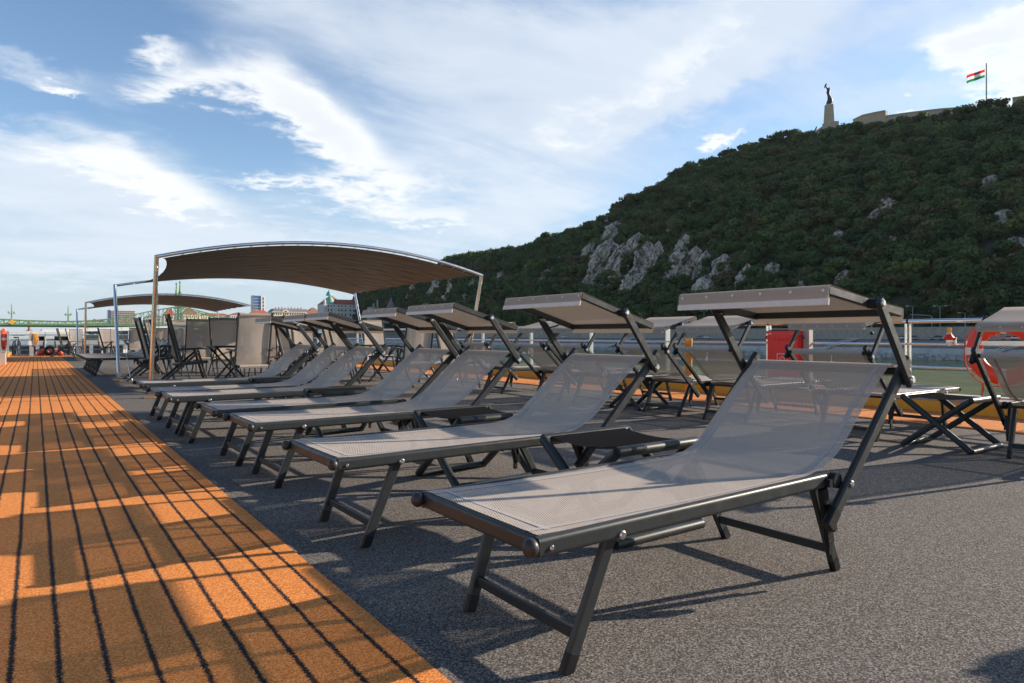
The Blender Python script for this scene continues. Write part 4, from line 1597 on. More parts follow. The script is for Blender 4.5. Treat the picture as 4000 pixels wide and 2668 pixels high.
# cars
def car(loc, rz, paint, label, k):
    root = empty('parked_car', loc, rz)
    tag(root, label, 'car', 'cars on the far quay road')
    prof = [(-2.15, .35), (-2.2, .75), (-1.95, .92), (-1.1, .98), (1.25, .95), (2.05, .82), (2.2, .6), (2.15, .35)]
    MB().loft([[(x, y * (1 if z < .9 else .94), z) for x, z in prof] for y in (-.86, .86)]).build('body', paint, root, smooth=30)
    cab = [(-1.75, .93), (-1.25, 1.42), (.15, 1.46), (.95, .95)]
    MB().loft([[(x, y * (1 if z < 1.2 else .82), z) for x, z in cab] for y in (-.78, .78)]).build('cabin', M['car_glass'], root, smooth=30)
    MB().loft([[(x, y, z) for x, z in ((-1.22, 1.41), (-1.15, 1.47), (.08, 1.50), (.14, 1.45))] for y in (-.64, .64)]).build('roof', paint, root, smooth=30)
    wm_ = MB().lathe([(.18, -.1), (.32, -.1), (.32, .1), (.18, .1)], (0, 0, 0), 14, 'y').mesh('wheel', M['black'])
    for sx in (-1.35, 1.35):
        for sy in (-.78, .78):
            link_mesh('wheel', wm_, root, (sx, sy, .32))
    for sy in (-.6, .6):
        MB().box((-2.17, sy, .72), (.06, .36, .14)).build('tail_light', M['red_box'], root, smooth=0)
        MB().box((2.12, sy, .68), (.10, .36, .14)).build('headlight', M['white_plastic'], root, smooth=0)
    return root


M['car_glass'] = simple('car_glass', (0.015, 0.018, 0.020), 0.08, 0, 0.1, 3)
paints = [simple('car_paint_white', (0.75, 0.75, 0.74), 0.2, 0, .02, 3, coat=.5), simple('car_paint_dark', (0.03, 0.035, 0.045), 0.2, 0, .05, 3, coat=.5), simple('car_paint_silver', (0.42, 0.43, 0.44), 0.25, .4, .03, 3, coat=.4), simple('car_paint_blue', (0.05, 0.07, 0.11), 0.2, 0, .05, 3, coat=.5)]
for (x, k, lb) in ((2762, 0, 'white car on the far quay road left of the red box'), (2735, 1, 'dark car just left of the white one on the quay road'), (3560, 3, 'dark blue grey car on the quay road left of the railing post'), (3658, 1, 'black hatchback on the quay road right of the railing post'),
                   (3515, 2, 'silver car partly behind the lounger arm on the quay road'), (3712, 2, 'grey car behind the black hatchback on the quay road'), (3940, 0, 'white car seen through the lifebuoy ring'), (3975, 2, 'silver car at the right edge behind the lifebuoy'), (2205, 0, 'pale car on the quay road behind the left row canopies')):
    p = px_on_x(x, 1330, BANK + 15)
    car((p.x, p.y, -.60), R(90), paints[k], lb, k)

# ------------------------------------------------------------------ hilltop: fortress walls, monument, flag
def wall_run(name, runs, mat, label, cat):
    root = empty(name, (0, 0, 0))
    tag(root, label, cat)
    for run in runs:
        mb = MB()
        rings = []
        for (x, top, bot, X) in run:
            a, b = px_on_x(x, top, X), px_on_x(x, bot, X)
            rings.append([(a.x, a.y, b.z - 14), (a.x + 3.5, a.y, b.z - 14), (a.x + 3, a.y, a.z), (a.x, a.y, a.z)])
        mb.loft(rings)
        mb.build('wall', mat, root, smooth=30)
        mc = MB().loft([[(r[3][0] - .4, r[3][1], r[3][2] + .005), (r[2][0] + .4, r[2][1], r[2][2] + .005), (r[2][0] + .4, r[2][1], r[2][2] + .7), (r[3][0] - .4, r[3][1], r[3][2] + .7)] for r in rings])
        mc.build('coping', mat, root, smooth=30)
    o = root
    return o


wall_run('fortress', [[(3332, 470, 500, 470), (3370, 452, 495, 465), (3420, 441, 485, 463), (3459, 434, 470, 463)],
                      [(3461, 455, 475, 464), (3560, 441, 470, 466), (3680, 427, 460, 467), (3790, 420, 455, 468), (3835, 418, 450, 470)],
                      [(3955, 385, 410, 466), (4050, 372, 400, 466), (4300, 350, 400, 470)]], M['citadel'], 'pale stone fortress walls along the hilltop', 'fortress')
mp_ = px_on_x(3238, 505, 452)
mo = empty('monument_pedestal', (mp_.x, mp_.y, mp_.z - 8))
tag(mo, 'tall tapering stone pedestal on the hilltop', 'pedestal')
dist = mp_.x * FW.x + mp_.y * FW.y
u_ = dist / 2600          # metres per picture unit up there
hb_ = 8.0
ang = math.atan2(mp_.y, mp_.x)


def slab(name, w, d, z0, z1, off=0.0, taper=1.0):
    mb = MB()
    rings = []
    for z, k in ((z0, 1.0), (z1, taper)):
        ring = []
        for a, b in ((-1, -1), (1, -1), (1, 1), (-1, 1)):
            r_, f_ = a * w / 2 * k + off, b * d / 2 * k
            ring.append((RT.x * r_ + FW.x * f_, RT.y * r_ + FW.y * f_, z))
        rings.append(ring)
    mb.loft(rings)
    mb.build(name, M['citadel'], mo, smooth=0)


slab('pillar', 32 * u_, 28 * u_, hb_ + 2 * u_, hb_ + 96 * u_, 0, .76)
slab('base_block', 46 * u_, 40 * u_, hb_ - 40 * u_, hb_ + 26 * u_, 6 * u_)
slab('step', 66 * u_, 52 * u_, hb_ - 60 * u_, hb_ + 3 * u_, -6 * u_)
# robed figure on top, holding a leaf over its head
stt = empty('hilltop_statue', (mp_.x, mp_.y, mp_.z + 96 * u_))
tag(stt, 'dark bronze robed figure raising a leaf on the pedestal', 'statue')


def fig(pts, n=10):
    rings = []
    for (xo, z, rw, rd) in pts:
        rings.append([tuple((RT * (xo + rw * math.cos(2 * math.pi * k / n)) + FW * (rd * math.sin(2 * math.pi * k / n)) + Vector((0, 0, z)))[:]) for k in range(n)])
    return MB().loft(rings)


q = u_
fig([(-4 * q, 0, 7 * q, 6 * q), (2 * q, 8 * q, 12 * q, 8 * q), (5 * q, 18 * q, 11 * q, 7 * q), (2 * q, 30 * q, 7.5 * q, 5.5 * q), (-2 * q, 40 * q, 5.2 * q, 4.5 * q), (-3.5 * q, 48 * q, 6.6 * q, 5 * q), (-1 * q, 56 * q, 7 * q, 4.6 * q), (0, 59 * q, 2.6 * q, 2.6 * q), (1 * q, 62 * q, 4.4 * q, 4.2 * q), (.5 * q, 66 * q, 3.6 * q, 3.6 * q), (.2 * q, 68 * q, .8 * q, .8 * q)]).build('figure', M['bronze'], stt, smooth=60)
for s in (-1, 1):
    a = Vector(RT * (-2 * q) + FW * (3 * q * s) + Vector((0, 0, 55 * q)))
    b = Vector(RT * (-7 * q) + FW * (2 * q * s) + Vector((0, 0, 63 * q)))
    c = Vector(RT * (-12 * q) + FW * (.6 * q * s) + Vector((0, 0, 70 * q)))
    MB().path([a, b, c], [2.2 * q, 1.8 * q, 1.3 * q], 7).build('arm', M['bronze'], stt)
fig([(-18 * q, 64 * q, .6 * q, .5 * q), (-15 * q, 70 * q, 3.2 * q, 1 * q), (-12 * q, 77 * q, 4.2 * q, 1.2 * q), (-10 * q, 82 * q, 2.6 * q, 1 * q), (-9 * q, 84 * q, .5 * q, .4 * q)], 8).build('leaf', M['bronze'], stt, smooth=60)
sp2 = px_on_x(3186, 518, 452)
ss = empty('small_statue', sp2)
tag(ss, 'small dark statue at the left foot of the pedestal', 'statue')
MB().loft([[(RT.x * (xo + w * math.cos(a)) + FW.x * w * math.sin(a), RT.y * (xo + w * math.cos(a)) + FW.y * w * math.sin(a), z) for a in [k * math.pi / 4 for k in range(8)]] for xo, z, w in ((-2, -4, 1.6), (-1.2, 0, 1.2), (0, 2.0, .7), (.6, 3.6, .6), (1.0, 4.6, .25))]).build('figure', M['bronze'], ss, smooth=60)
fp = px_on_x(3853, 400, 458)
fl_ = empty('flag_pole', fp)
tag(fl_, 'tall grey flagpole flying a red white and green flag', 'flagpole')
H_ = (400 - 247) * (fp.x * FW.x + fp.y * FW.y) / 2600
MB().tube((0, 0, -6), (0, 0, H_), .42, 8, .30).build('pole', M['ledge'], fl_)
uf = (fp.x * FW.x + fp.y * FW.y) / 2600
for k, (nm, col) in enumerate((('green_stripe', (.02, .22, .06)), ('white_stripe', (.80, .78, .76)), ('red_stripe', (.62, .03, .025)))):
    mt = simple('flag_' + nm, col, .8, 0, .05, 3)

    def fg(a, b):
        zt = (400 - 271 - 31 + k * 10.5 + 10.5 * b) - 27 * a ** 1.1 * .9 + 2.2 * math.sin(a * 9) * a
        v = RT * (-(6 + 68 * a) * uf) + FW * (math.sin(a * 8) * 5 * uf)
        return (v.x, v.y, zt * uf)
    ft = NT(mt.node_tree)           # thin cloth lets the sun through
    ftl = ft.node('ShaderNodeBsdfTranslucent')
    ftl.inputs['Color'].default_value = (*[min(1, c_ * 1.3) for c_ in col], 1)
    fmx = ft.node('ShaderNodeMixShader')
    fmx.inputs[0].default_value = 0.5
    ft.l.new(ft.n['Principled BSDF'].outputs[0], fmx.inputs[1])
    ft.l.new(ftl.outputs[0], fmx.inputs[2])
    ft.l.new(fmx.outputs[0], ft.n['Material Output'].inputs['Surface'])
    o = MB().grid(fg, 14, 3).build(nm, mt, fl_, smooth=80)

# ------------------------------------------------------------------ buildings at the bridge head
def mk(name, col, rough=.85, var=.12):
    return simple(name, col, rough, 0, var, .25, .2, 2)


M['cream'] = mk('cream_render', (.68, .59, .45))
M['greystone'] = mk('grey_facade', (.56, .53, .49))
M['roof_red'] = mk('red_tile_roof', (.34, .085, .045), .8, .2)
M['roof_brown'] = mk('brown_tile_roof', (.24, .12, .075), .8, .2)
M['roof_slate'] = mk('slate_roof', (.16, .155, .15), .7, .15)
M['copper'] = mk('green_copper', (.14, .36, .29), .6, .15)
M['win'] = simple('window_glass_dark', (.03, .035, .045), .15, 0, .2, 1)
M['brick_red'] = mk('red_brick', (.30, .105, .06))
M['glass_blue'] = simple('blue_glass', (.05, .12, .26), .12, 0, .2, .15)
M['white_panel'] = mk('white_panel', (.70, .70, .70), .6, .04)
M['cave'] = mk('grey_church_stone', (.30, .28, .25))


class Facade:
    """a block whose front is seen from the river; local x runs along the front to the right, y away"""
    def __init__(self, name, x0, x1, ybase, dist, label, cat='building', yaw=None):
        a = px(x0, ybase, dist)
        self.a, self.u = a, dist / 2600
        self.yb, self.x0 = ybase, x0
        self.root = empty(name, a)
        tag(self.root, label, cat)

    def X(self, x):
        return px_on_y(x, self.yb, self.a.y).x - self.a.x

    def Z(self, y):
        return (self.yb - y) * self.u

    def block(self, nm, x0, x1, ytop, ybot, depth, mat, front=0.0):
        return MB().box(((self.X(x0) + self.X(x1)) / 2, front + depth / 2, (self.Z(ytop) + self.Z(ybot)) / 2), (self.X(x1) - self.X(x0), depth, self.Z(ytop) - self.Z(ybot))).build(nm, mat, self.root, smooth=0)

    def windows(self, x0, x1, n, yt, yb, wpx, front=0.0, mat=None, arch=False):
        h, w = self.Z(yt) - self.Z(yb), wpx * self.u
        mb = MB().box((0, 0, h / 2), (w, .12, h))
        me = mb.mesh('window', mat or M['win'], 0)
        fr = MB().box((0, -.08, -.1), (w * 1.3, .22, .18)).box((0, -.08, h + .12), (w * 1.3, .22, .18)).mesh('window_frame', M['white_panel'], 0)
        for k in range(n):
            x = self.X(x0 + (x1 - x0) * (k + .5) / n)
            o = link_mesh('window', me, self.root, (x, front - .02, self.Z(yb)))
            if wpx > 3.2:
                link_mesh('window_frame', fr, o)

    def roof(self, nm, x0, x1, ytop, ybot, depth, mat, inset=.25, front=0.0):
        xa, xb = self.X(x0), self.X(x1)
        za, zb = self.Z(ybot) + .01, self.Z(ytop)
        d = inset * depth
        ww = min(inset * (xb - xa), d * 1.2)
        mb = MB().loft([[(xa - .3, front - .4, za), (xb + .3, front - .4, za), (xb + .3, front + depth, za), (xa - .3, front + depth, za)],
                        [(xa + ww, front + d, zb), (xb - ww, front + d, zb), (xb - ww, front + depth - d, zb), (xa + ww, front + depth - d, zb)]])
        return mb.build(nm, mat, self.root, smooth=0)


# spa hotel with copper dome
f = Facade('spa_hotel', 1263, 1420, 1296, 690, 'pale grand hotel with green copper dome and red roofs by the bridge')
f.block('wall', 1274, 1420, 1187, 1296, 26, M['greystone'])
f.block('corner_tower', 1264, 1277, 1187, 1296, 8, M['greystone'], -1.5)
MB().lathe([(1.2, 0), (1.5, 1.0), (1.5, 3.2), (1.1, 4.4), (.3, 5.2)], (f.X(1270.5), 2.0, f.Z(1187)), 10).build('turret', M['greystone'], f.root)
cx0, zc0 = f.X(1295), f.Z(1187)
dr = 17 * f.u
MB().lathe([(dr * 1.1, 0), (dr * 1.04, 1.2), (dr * .92, 3.4), (dr * .80, 5.4), (dr * .56, 7.2), (dr * .36, 8.2), (.2, 8.8)], (cx0, 5.0, zc0), 18).build('copper_dome', M['copper'], f.root)
f.roof('main_roof', 1276, 1350, 1150, 1187, 24, M['roof_red'], .46, 4)
f.roof('side_roof', 1312, 1420, 1167, 1187, 22, M['roof_red'], .16, 0)
MB().lathe([(3.4, 0), (3.0, 1.2), (2.4, 3.2), (1.0, 4.4), (.2, 6.5)], (f.X(1304), 14, f.Z(1151)), 12).build('copper_lantern', M['copper'], f.root)
f.block('cornice', 1272, 1421, 1199, 1201.5, 1.2, M['white_panel'], -.9)
for yt, yb in ((1191, 1197), (1207, 1215), (1223, 1233), (1241, 1252), (1262, 1276)):
    f.windows(1278, 1310, 3, yt, yb, 4.2)
    f.windows(1316, 1356, 3, yt, yb, 5.2)
    f.windows(1362, 1415, 4, yt, yb, 5.2)
for x in (1288.5, 1303.5, 1318):
    f.block('pilaster', x - 2, x + 2, 1202, 1294, 1.0, M['white_panel'], -.6)

# cream palace
f = Facade('cream_palace', 1062, 1215, 1292, 820, 'cream palace with slate mansard roof and arched gable left of the hotel')
f.block('wall', 1064, 1196, 1217, 1292, 20, M['cream'])
f.block('side_wing', 1197, 1214, 1220, 1292, 16, M['cream'], 2)
f.roof('mansard_roof', 1064, 1196, 1205, 1217, 20, M['roof_slate'], .12)
f.roof('wing_roof', 1190, 1216, 1204, 1220, 22, M['roof_brown'], .3, 2)
MB().loft([[(f.X(1115) + math.cos(a) * 13 * f.u, y, f.Z(1219) + math.sin(a) * 11 * f.u) for a in [math.pi * k / 10 for k in range(11)]] for y in (-.8, 3)]).build('arched_gable', M['cream'], f.root)
MB().loft([[(f.X(1115) + math.cos(a) * 5.5 * f.u, y, f.Z(1218) + math.sin(a) * 6 * f.u) for a in [math.pi * k / 10 for k in range(11)]] for y in (-.95, -.7)]).build('gable_window', M['win'], f.root)
f.block('cornice', 1063, 1197, 1217, 1219.5, 1.2, M['cream'], -1.0)
f.block('string_course', 1063, 1197, 1232, 1234, .8, M['cream'], -.6)
for yt, yb in ((1222, 1230), (1238, 1248), (1254, 1264), (1270, 1282)):
    f.windows(1066, 1102, 4, yt, yb, 4)
    f.windows(1104, 1128, 3, yt, yb, 4)
    f.windows(1130, 1194, 7, yt, yb, 4)
for k in range(9):
    f.block('chimney', 1084 + k * 12.5, 1087 + k * 12.5, 1199.5 - (k % 3), 1207, 2, M['roof_brown'], 9)
f = Facade('brown_roof_house', 1200, 1262, 1292, 870, 'house with steep brown tiled roof between palace and hotel')
f.block('wall', 1202, 1262, 1225, 1292, 18, M['cream'])
f.roof('roof', 1200, 1263, 1200, 1225, 20, M['roof_brown'], .45)
f.windows(1205, 1258, 6, 1232, 1241, 4)
f.windows(1205, 1258, 6, 1250, 1260, 4)

# glass tower
f = Facade('glass_tower', 989, 1036, 1300, 1500, 'tall blue glass and white office tower behind the roofs', 'tower')
f.block('glass_slab', 989, 1020, 1154, 1300, 20, M['glass_blue'])
f.block('white_slab', 1019, 1035, 1157, 1300, 22, M['white_panel'], -2)
f.block('crown', 991, 1019, 1152, 1155, 18, M['white_panel'], 1)
for k in range(7):
    f.windows(1023, 1031, 1, 1160 + k * 14, 1171 + k * 14, 5, -2)
for k in range(9):
    f.block('floor_band', 989, 1019, 1166 + k * 11, 1167 + k * 11, .4, M['white_panel'], -.25)

# red brick slab
f = Facade('brick_office', 421, 528, 1282, 900, 'wide red brick office block with white window bands beyond the bridge')
f.block('wall', 432, 527, 1213, 1282, 16, M['brick_red'])
f.block('glazed_end', 421, 432, 1211, 1282, 16, M['glass_blue'], .3)
f.block('roof_band', 430, 527, 1208, 1213, 17, M['white_panel'], -.3)
for k in range(7):
    yt = 1216.5 + k * 8.6
    f.block('window_band', 434, 525, yt, yt + 4.4, .16, M['white_panel'], -.10)
    f.windows(435, 524, 14, yt + .4, yt + 4.0, 3.0, -.13)
for k in range(5):
    MB().tube((f.X(446 + 17 * k), 6, f.Z(1208)), (f.X(446 + 17 * k), 6, f.Z(1203)), .12, 5).build('mast', M['ledge'], f.root)
# low buildings behind the bridge
for i, (x0, x1, yr, yw, mat, rf, lb) in enumerate((
        (332, 424, 1250, 1256, 'greystone', 'roof_slate', 'low dark hall with flat roof left of the brick block'),
        (640, 690, 1204, 1232, 'greystone', 'roof_red', 'red roofed house behind the bridge, left of its tower'),
        (712, 775, 1200, 1228, 'cream', 'roof_red', 'red roofed house behind the bridge, right of its tower'),
        (565, 640, 1226, 1240, 'greystone', 'roof_slate', 'grey gabled house behind the rising bridge truss'),
        (780, 905, 1222, 1232, 'cream', 'roof_red', 'long red roofed building right of the bridge tower'),
        (900, 985, 1220, 1230, 'greystone', 'roof_red', 'red roofed building below the glass tower, left'),
        (975, 1062, 1210, 1228, 'cream', 'roof_red', 'orange roofed house in front of the glass tower'))):
    f = Facade('town_house', x0, x1, 1290, 960 + i * 12, lb)
    f.block('wall', x0, x1, yw, 1290, 18, M[mat])
    f.roof('roof', x0, x1, yr, yw, 20, M[rf], .42)
    n = max(3, int((x1 - x0) / 9))
    for yt in np.arange(yw + 5, 1278, 13):
        f.windows(x0 + 3, x1 - 3, n, float(yt), float(yt) + 6.5, 3.4)
f = Facade('domed_pavilion', 362, 384, 1290, 1020, 'small pale dome above the dark hall')
f.block('wall', 364, 382, 1252, 1290, 12, M['white_panel'])
MB().lathe([(8.5 * f.u, 0), (7.6 * f.u, 3 * f.u), (5 * f.u, 6.2 * f.u), (.2, 8 * f.u)], (f.X(373), 6, f.Z(1252)), 16).build('dome', M['ledge'], f.root)

# church built into the rock
cpnt = px(1452, 1226, 640)
f = Facade('rock_church', 1450, 1556, 1262, 600, 'grey rock church with pointed turret at the foot of the hill', 'church')
f.block('wall', 1452, 1530, 1203, 1262, 10, M['cave'])
f.block('end_tower', 1450, 1466, 1199, 1262, 10, M['cave'], -1)
MB().lathe([(15 * f.u, 0), (15 * f.u, 12 * f.u), (16.5 * f.u, 13 * f.u), (16.5 * f.u, 21 * f.u), (17.5 * f.u, 22 * f.u)], (f.X(1537), 5, f.Z(1216)), 14).build('round_turret', M['cave'], f.root)
MB().lathe([(17 * f.u, 0), (10 * f.u, 12 * f.u), (5 * f.u, 22 * f.u), (.15, 38 * f.u)], (f.X(1537), 5, f.Z(1193.5)), 14).build('spire', M['roof_slate'], f.root)
for x, t in ((1466, 1184), (1481, 1170)):
    f.block('chimney', x - 2, x + 2.5, t, 1204, 1.6, M['cave'], 3)
f.windows(1455, 1464, 2, 1207, 1213, 2.6, -1)
f.windows(1484, 1524, 8, 1208, 1215, 2.8)
for k in range(5):
    a = R(-150 + 30 * k)
    MB().box((f.X(1537) + math.cos(a) * 16.4 * f.u, 5 + math.sin(a) * 16.4 * f.u, f.Z(1200)), (.9, .9, 1.5), a).build('arched_opening', M['win'], f.root, smooth=0)

# land under the town
sheet('bridgehead_land', 225, 620, 690, 1500, -9, 2.6, M['quay_dark'])
lb_ = MB()
for (x0, x1, d0) in ((330, 1420, 860),):
    a, b = px(x0, 1300, d0), px(x1, 1300, d0)
    c, d_ = px(x1, 1300, d0 * 2.2), px(x0, 1300, d0 * 2.2)
    lb_.loft([[(p.x, p.y, z) for p in (a, b, c, d_)] for z in (-9, 1.6)])
tag(lb_.build('far_bank_land', M['quay_dark'], smooth=0), None, None, None, 'structure')
fw = bpy.data.meshes.new('far_bank_trees')
tv, tf = [], []
base = crown_mesh('tmp', M['leaf'], 130, 4.2, 3.4, .9, 321)
bv = np.array([v.co[:] for v in base.vertices])
bf = [tuple(p.vertices) for p in base.polygons]
for k in range(150):
    x = rng.uniform(340, 1250)
    dd = rng.uniform(868, 950)
    p = px(x, 1300, float(dd))
    s = rng.uniform(.7, 1.3)
    o = len(tv)
    tv += [(a * s + p.x, b * s + p.y, c * s + 1.2) for a, b, c in bv]
    tf += [tuple(i + o for i in f_) for f_ in bf]
fw.from_pydata(tv, [], tf)
fw.materials.append(M['leaf'])
o = bpy.data.objects.new('far_bank_trees', fw)
C.objects.link(o)
tag(o, 'green trees massed along the far bank behind the bridge', None, None, 'stuff')

# ------------------------------------------------------------------ green truss bridge
M['green'] = simple('bridge_green', (.12, .24, .10), .5, 0, .12, .4)
M['green_dark'] = simple('bridge_green_dark', (.045, .12, .055), .6, 0, .15, .4)
BY = 640.0
br = empty('truss_bridge', px_on_y(700, 1265, BY))
tag(br, 'green steel truss bridge with twin spired towers across the river', 'bridge')
O = br.location.copy()


def bp(x, y, dy=0.0):
    return px_on_y(x, y, BY) - O + Vector((0, dy, 0))


top_px = [(-320, 1202), (-200, 1228), (-100, 1242), (0, 1247), (100, 1252), (250, 1256), (330, 1254), (410, 1248), (480, 1240), (540, 1226), (600, 1213), (660, 1203), (704, 1197), (750, 1208), (809, 1223), (850, 1236), (900, 1244), (980, 1252), (1060, 1256), (1180, 1259), (1260, 1260)]
def dk_y(x):
    return 1267 + 7 * (x / 1000)
tx, ty = [q_[0] for q_ in top_px], [q_[1] for q_ in top_px]
W_B = 18.0
xs = list(np.arange(-320, 1262, 30.4))
MB().loft([[bp(x, dk_y(x) + 1.0, 0), bp(x, dk_y(x) + 1.0, W_B), bp(x, dk_y(x) + 9.0, W_B), bp(x, dk_y(x) + 9.0, 0)] for x in (-320, 200, 700, 1262)]).build('deck', M['green_dark'], br, smooth=0)
for dy in (-.4, W_B + .4):
    up_ = MB()
    pts_ = [bp(x, float(np.interp(x, tx, ty)), dy) for x in xs]
    for a, b in zip(pts_[:-1], pts_[1:]):
        up_.bar(a, b, .7, .9)
    up_.build('top_chord', M['green'], br, smooth=0)
    lo = MB()
    for xa, xb in zip(xs[:-1], xs[1:]):
        lo.bar(bp(xa, dk_y(xa), dy), bp(xb, dk_y(xb), dy), .7, 1.3)
        lo.bar(bp(xa, dk_y(xa) - 4.2, dy), bp(xb, dk_y(xb) - 4.2, dy), .15, .22)
    lo.build('bottom_chord', M['green'], br, smooth=0)
    for i, x in enumerate(xs):
        t0, b0 = bp(x, float(np.interp(x, tx, ty)), dy), bp(x, dk_y(x), dy)
        MB().bar(b0, t0, .45, .45, up=(1, 0, 0)).build('truss_vertical', M['green'], br, smooth=0)
        if i + 1 < len(xs):
            x2 = xs[i + 1]
            left = x < 700
            a = bp(x, dk_y(x), dy) if left else bp(x, float(np.interp(x, tx, ty)), dy)
            b = bp(x2, float(np.interp(x2, tx, ty)), dy) if left else bp(x2, dk_y(x2), dy)
            MB().bar(a, b, .4, .4, up=(0, 1, 0)).build('truss_diagonal', M['green'], br, smooth=0)
# tower legs with spires
for dy in (0, W_B):
    c = bp(703, 1265, dy)
    tw = MB()
    w = 2.0
    for sx in (-1, 1):
        for sy in (-1, 1):
            tw.bar(c + Vector((sx * w / 2 * 1.2, sy * w / 2, 0)), c + Vector((sx * w / 2 * .8, sy * w / 2 * .8, 23)), .5, .5, up=(1, 0, 0))
    for k in range(9):
        z0, z1 = 23 * k / 9, 23 * (k + 1) / 9
        for sy in (-1, 1):
            tw.bar(c + Vector((-w / 2, sy * w / 2, z0)), c + Vector((w / 2, sy * w / 2, z1)), .25, .25, up=(0, 1, 0))
            tw.bar(c + Vector((w / 2, sy * w / 2 + .05, z0)), c + Vector((-w / 2, sy * w / 2 + .05, z1)), .25, .25, up=(0, 1, 0))
    t_ = tw.build('tower', M['green'], br, smooth=0)
    zt = (1265 - 1170) * BY / FW.y / 2600 * .90
    MB().lathe([(1.3, 22), (1.9, 23), (1.9, 24), (1.1, 24.4), (1.1, 26.6), (1.6, 27), (1.0, 27.6), (.62, 31), (.3, 35), (.75, 35.6), (.75, 36.4), (.1, 37.4)], c, 10).build('spire', M['green'], t_)
for x in (0 - 260, 44, 268, 1000):
    for dy in (0, W_B):
        c = bp(x + 44 - 44, float(np.interp(x, tx, ty)) + 2, dy)
        l = MB().lathe([(.55, 0), (.3, 1.2), (.22, 6), (.35, 6.3), (.2, 7), (.16, 11), (.02, 14)], c, 8).build('lamp_mast', M['green'], br)
        for s in (-1, 1):
            MB().bar(c + Vector((0, 0, 5.2)), c + Vector((1.7 * s, 0, 5.4)), .14, .14).build('lamp_arm', M['green'], l, smooth=0)
            MB().lathe([(.18, 5.4), (.42, 5.9), (.5, 6.5), (.2, 7.0)], c + Vector((1.7 * s, 0, 0)), 8).build('lantern', M['green'], l)
# navigation board
nv = empty('navigation_sign', px_on_y(47, 1257, BY - 1.2))
tag(nv, 'yellow diamond navigation sign on the bridge parapet', 'sign')
MB().loft([[(math.cos(a) * 2.2, y, math.sin(a) * 2.2) for a in (0, math.pi / 2, math.pi, 1.5 * math.pi)] for y in (-.1, .1)]).build('board', M['yellow'], nv, smooth=0)
pr = empty('bridge_pier', px_on_y(704, 1276, BY + W_B / 2) * 1.0)
tag(pr, 'stone river pier under the green bridge tower', 'pier')
pr.location.z = -8
MB().loft([[(6 * k * math.cos(a), 16 * k * math.sin(a), z) for a in [2 * math.pi * i / 20 for i in range(20)]] for z, k in ((0, 1.1), (14, 1.0), (14.8, 1.06), (15.6, 1.0))]).build('shaft', M['wall_stone'], pr, smooth=30)

# second bridge far downstream with its red pylon
b2 = empty('distant_truss_bridge', (0, 1300, 0))
tag(b2, 'distant low grey truss bridge seen under the green one', 'bridge')
b2o = Vector((0, 1300, 0))
pts2 = [px_on_y(x, 1296, 1300) - b2o for x in np.arange(-60, 300, 18)]
MB().bar(pts2[0], pts2[-1], 8, 2.2).build('deck', M['cream'], b2, smooth=0)
for i, a in enumerate(pts2[:-1]):
    b = pts2[i + 1]
    m_ = MB()
    m_.bar(a + Vector((0, -4, -1)), (a + b) / 2 + Vector((0, -4, -7.5)), .9, .9, up=(0, 1, 0))
    m_.bar((a + b) / 2 + Vector((0, -4, -7.5)), b + Vector((0, -4, -1)), .9, .9, up=(0, 1, 0))
    m_.build('truss_panel', M['greystone'], b2, smooth=0)
MB().bar(pts2[0] + Vector((0, -4, -7.8)), pts2[-1] + Vector((0, -4, -7.8)), 1.2, 1.4).build('bottom_chord', M['greystone'], b2, smooth=0)
for i in (4, 11, 17):
    MB().box(tuple(pts2[i] + Vector((0, 0, -9))), (9, 10, 16)).build('pier', M['cream'], b2, smooth=0)
py_ = px_on_y(114, 1294, 1400)
pl = empty('red_pylon', py_)
tag(pl, 'dark red cable stay pylon rising behind the distant bridge', 'pylon')
k_ = 1400 / 1.25 / 2600
MB().tube((0, 0, -2), (0, 0, 40 * k_), 2.0, 8, 1.6).build('mast', M['brick_red'], pl)
for s in (-1, 1):
    MB().tube((0, 0, 9 * k_), (15 * k_ * s, 0, -1), .7, 6).build('strut', M['brick_red'], pl)

# ------------------------------------------------------------------ white boat moored astern
bt = empty('moored_boat', (1.6, 64, WATER_Z))
tag(bt, 'white passenger boat with flat roof moored beyond the stern', 'boat')
hull = [(-6.2, 7.4, 1.0), (6.4, 7.4, 1.0)]
MB().loft([[(-4.6 * k + .4, y, 0), (5.2 * k, y, 0), (5.9 * k, y, 5.2), (-5.2 * k, y, 5.2)] for y, k in ((-10, .75), (-8, 1), (26, 1))]).build('hull', M['hull'], bt, smooth=0)
MB().box((.3, -10.05, 4.7), (8.0, .2, .5)).build('red_stripe', M['red_box'], bt, smooth=0)
MB().box((.3, 8, 6.4), (8.4, 20, 2.4)).build('deckhouse', M['hull'], bt, smooth=0)
for k in range(7):
    MB().box((-3.2 + k * 1.15, -2.05, 6.6), (.9, .1, 1.1)).build('window', M['win'], bt, smooth=0)
rfm = MB().loft([[(-1.2, y, z - .12), (8.4, y, z + .10), (8.4, y, z + .28), (-1.2, y, z - .02)] for y, z in ((-4, 8.32), (2, 8.50), (20, 8.55))])
rfm.build('roof', M['hull'], bt, smooth=0)
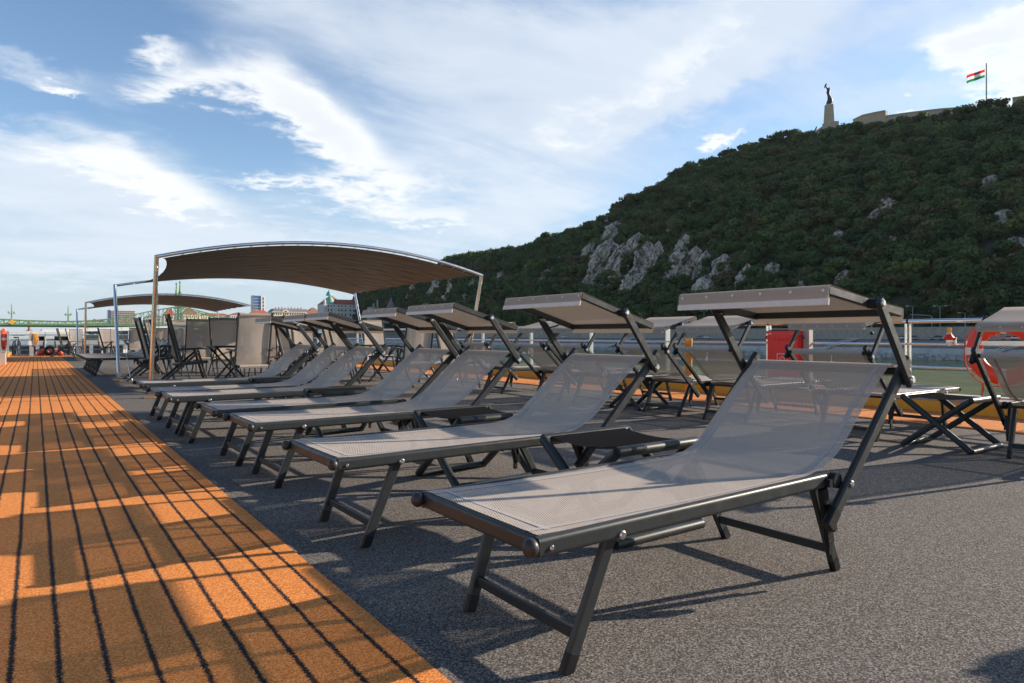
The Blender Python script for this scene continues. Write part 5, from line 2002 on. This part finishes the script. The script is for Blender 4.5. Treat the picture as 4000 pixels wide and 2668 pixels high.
for k in range(6):
    MB().tube((-1.0 + k * 1.8, -3.6, 5.2), (-1.0 + k * 1.8, -3.6, 8.30), .05, 6).build('roof_post', M['steel'], bt)
for k in range(3):
    MB().bar((-4.8, -9.6, 5.5 + .4 * k), (5.6, -9.6, 5.5 + .4 * k), .05, .05).build('guard_rail', M['steel'], bt, smooth=0)
bk = empty('bicycle', (-0.75, 40.6, 0), R(80))
tag(bk, 'dark bicycle leaning at the stern railing', 'bicycle')
wmesh = MB()
for k in range(20):
    a0, a1 = 2 * math.pi * k / 20, 2 * math.pi * (k + 1) / 20
    wmesh.tube((.33 * math.cos(a0), 0, .33 + .33 * math.sin(a0)), (.33 * math.cos(a1), 0, .33 + .33 * math.sin(a1)), .025, 5)
for k in range(8):
    a0 = math.pi * k / 8
    wmesh.bar((.32 * math.cos(a0), 0, .33 + .32 * math.sin(a0)), (-.32 * math.cos(a0), 0, .33 - .32 * math.sin(a0)), .006, .006)
wmesh = wmesh.mesh('wheel', M['black'])
for x in (-.5, .5):
    link_mesh('wheel', wmesh, bk, (x, 0, 0))
MB().path([(-.5, 0, .33), (-.15, 0, .75), (.35, 0, .72), (-.05, 0, .30), (-.5, 0, .33)], .018, 6).tube((.5, 0, .33), (.33, 0, .88), .018, 6).build('frame', M['black'], bk)
MB().box((-.18, 0, .85), (.24, .12, .06)).build('saddle', M['black'], bk, smooth=0)
MB().tube((.33, -.26, .95), (.33, .26, .95), .014, 6).build('handlebar', M['black'], bk)

# ------------------------------------------------------------------ air
hzm = bpy.data.materials.new('thin_haze')
hzm.use_nodes = True
hzt = hzm.node_tree
hzt.nodes.clear()
ho = hzt.nodes.new('ShaderNodeOutputMaterial')
pv = hzt.nodes.new('ShaderNodeVolumePrincipled')
pv.inputs['Color'].default_value = (0.80, 0.90, 1.0, 1)
pv.inputs['Density'].default_value = 0.00003
pv.inputs['Anisotropy'].default_value = 0.0
hzt.links.new(pv.outputs[0], ho.inputs['Volume'])
hzo = MB().box((0, 1000, 96), (5200, 5600, 210)).build('haze', hzm, smooth=0)
tag(hzo, None, None, None, 'stuff')
sc.cycles.volume_bounces = 0
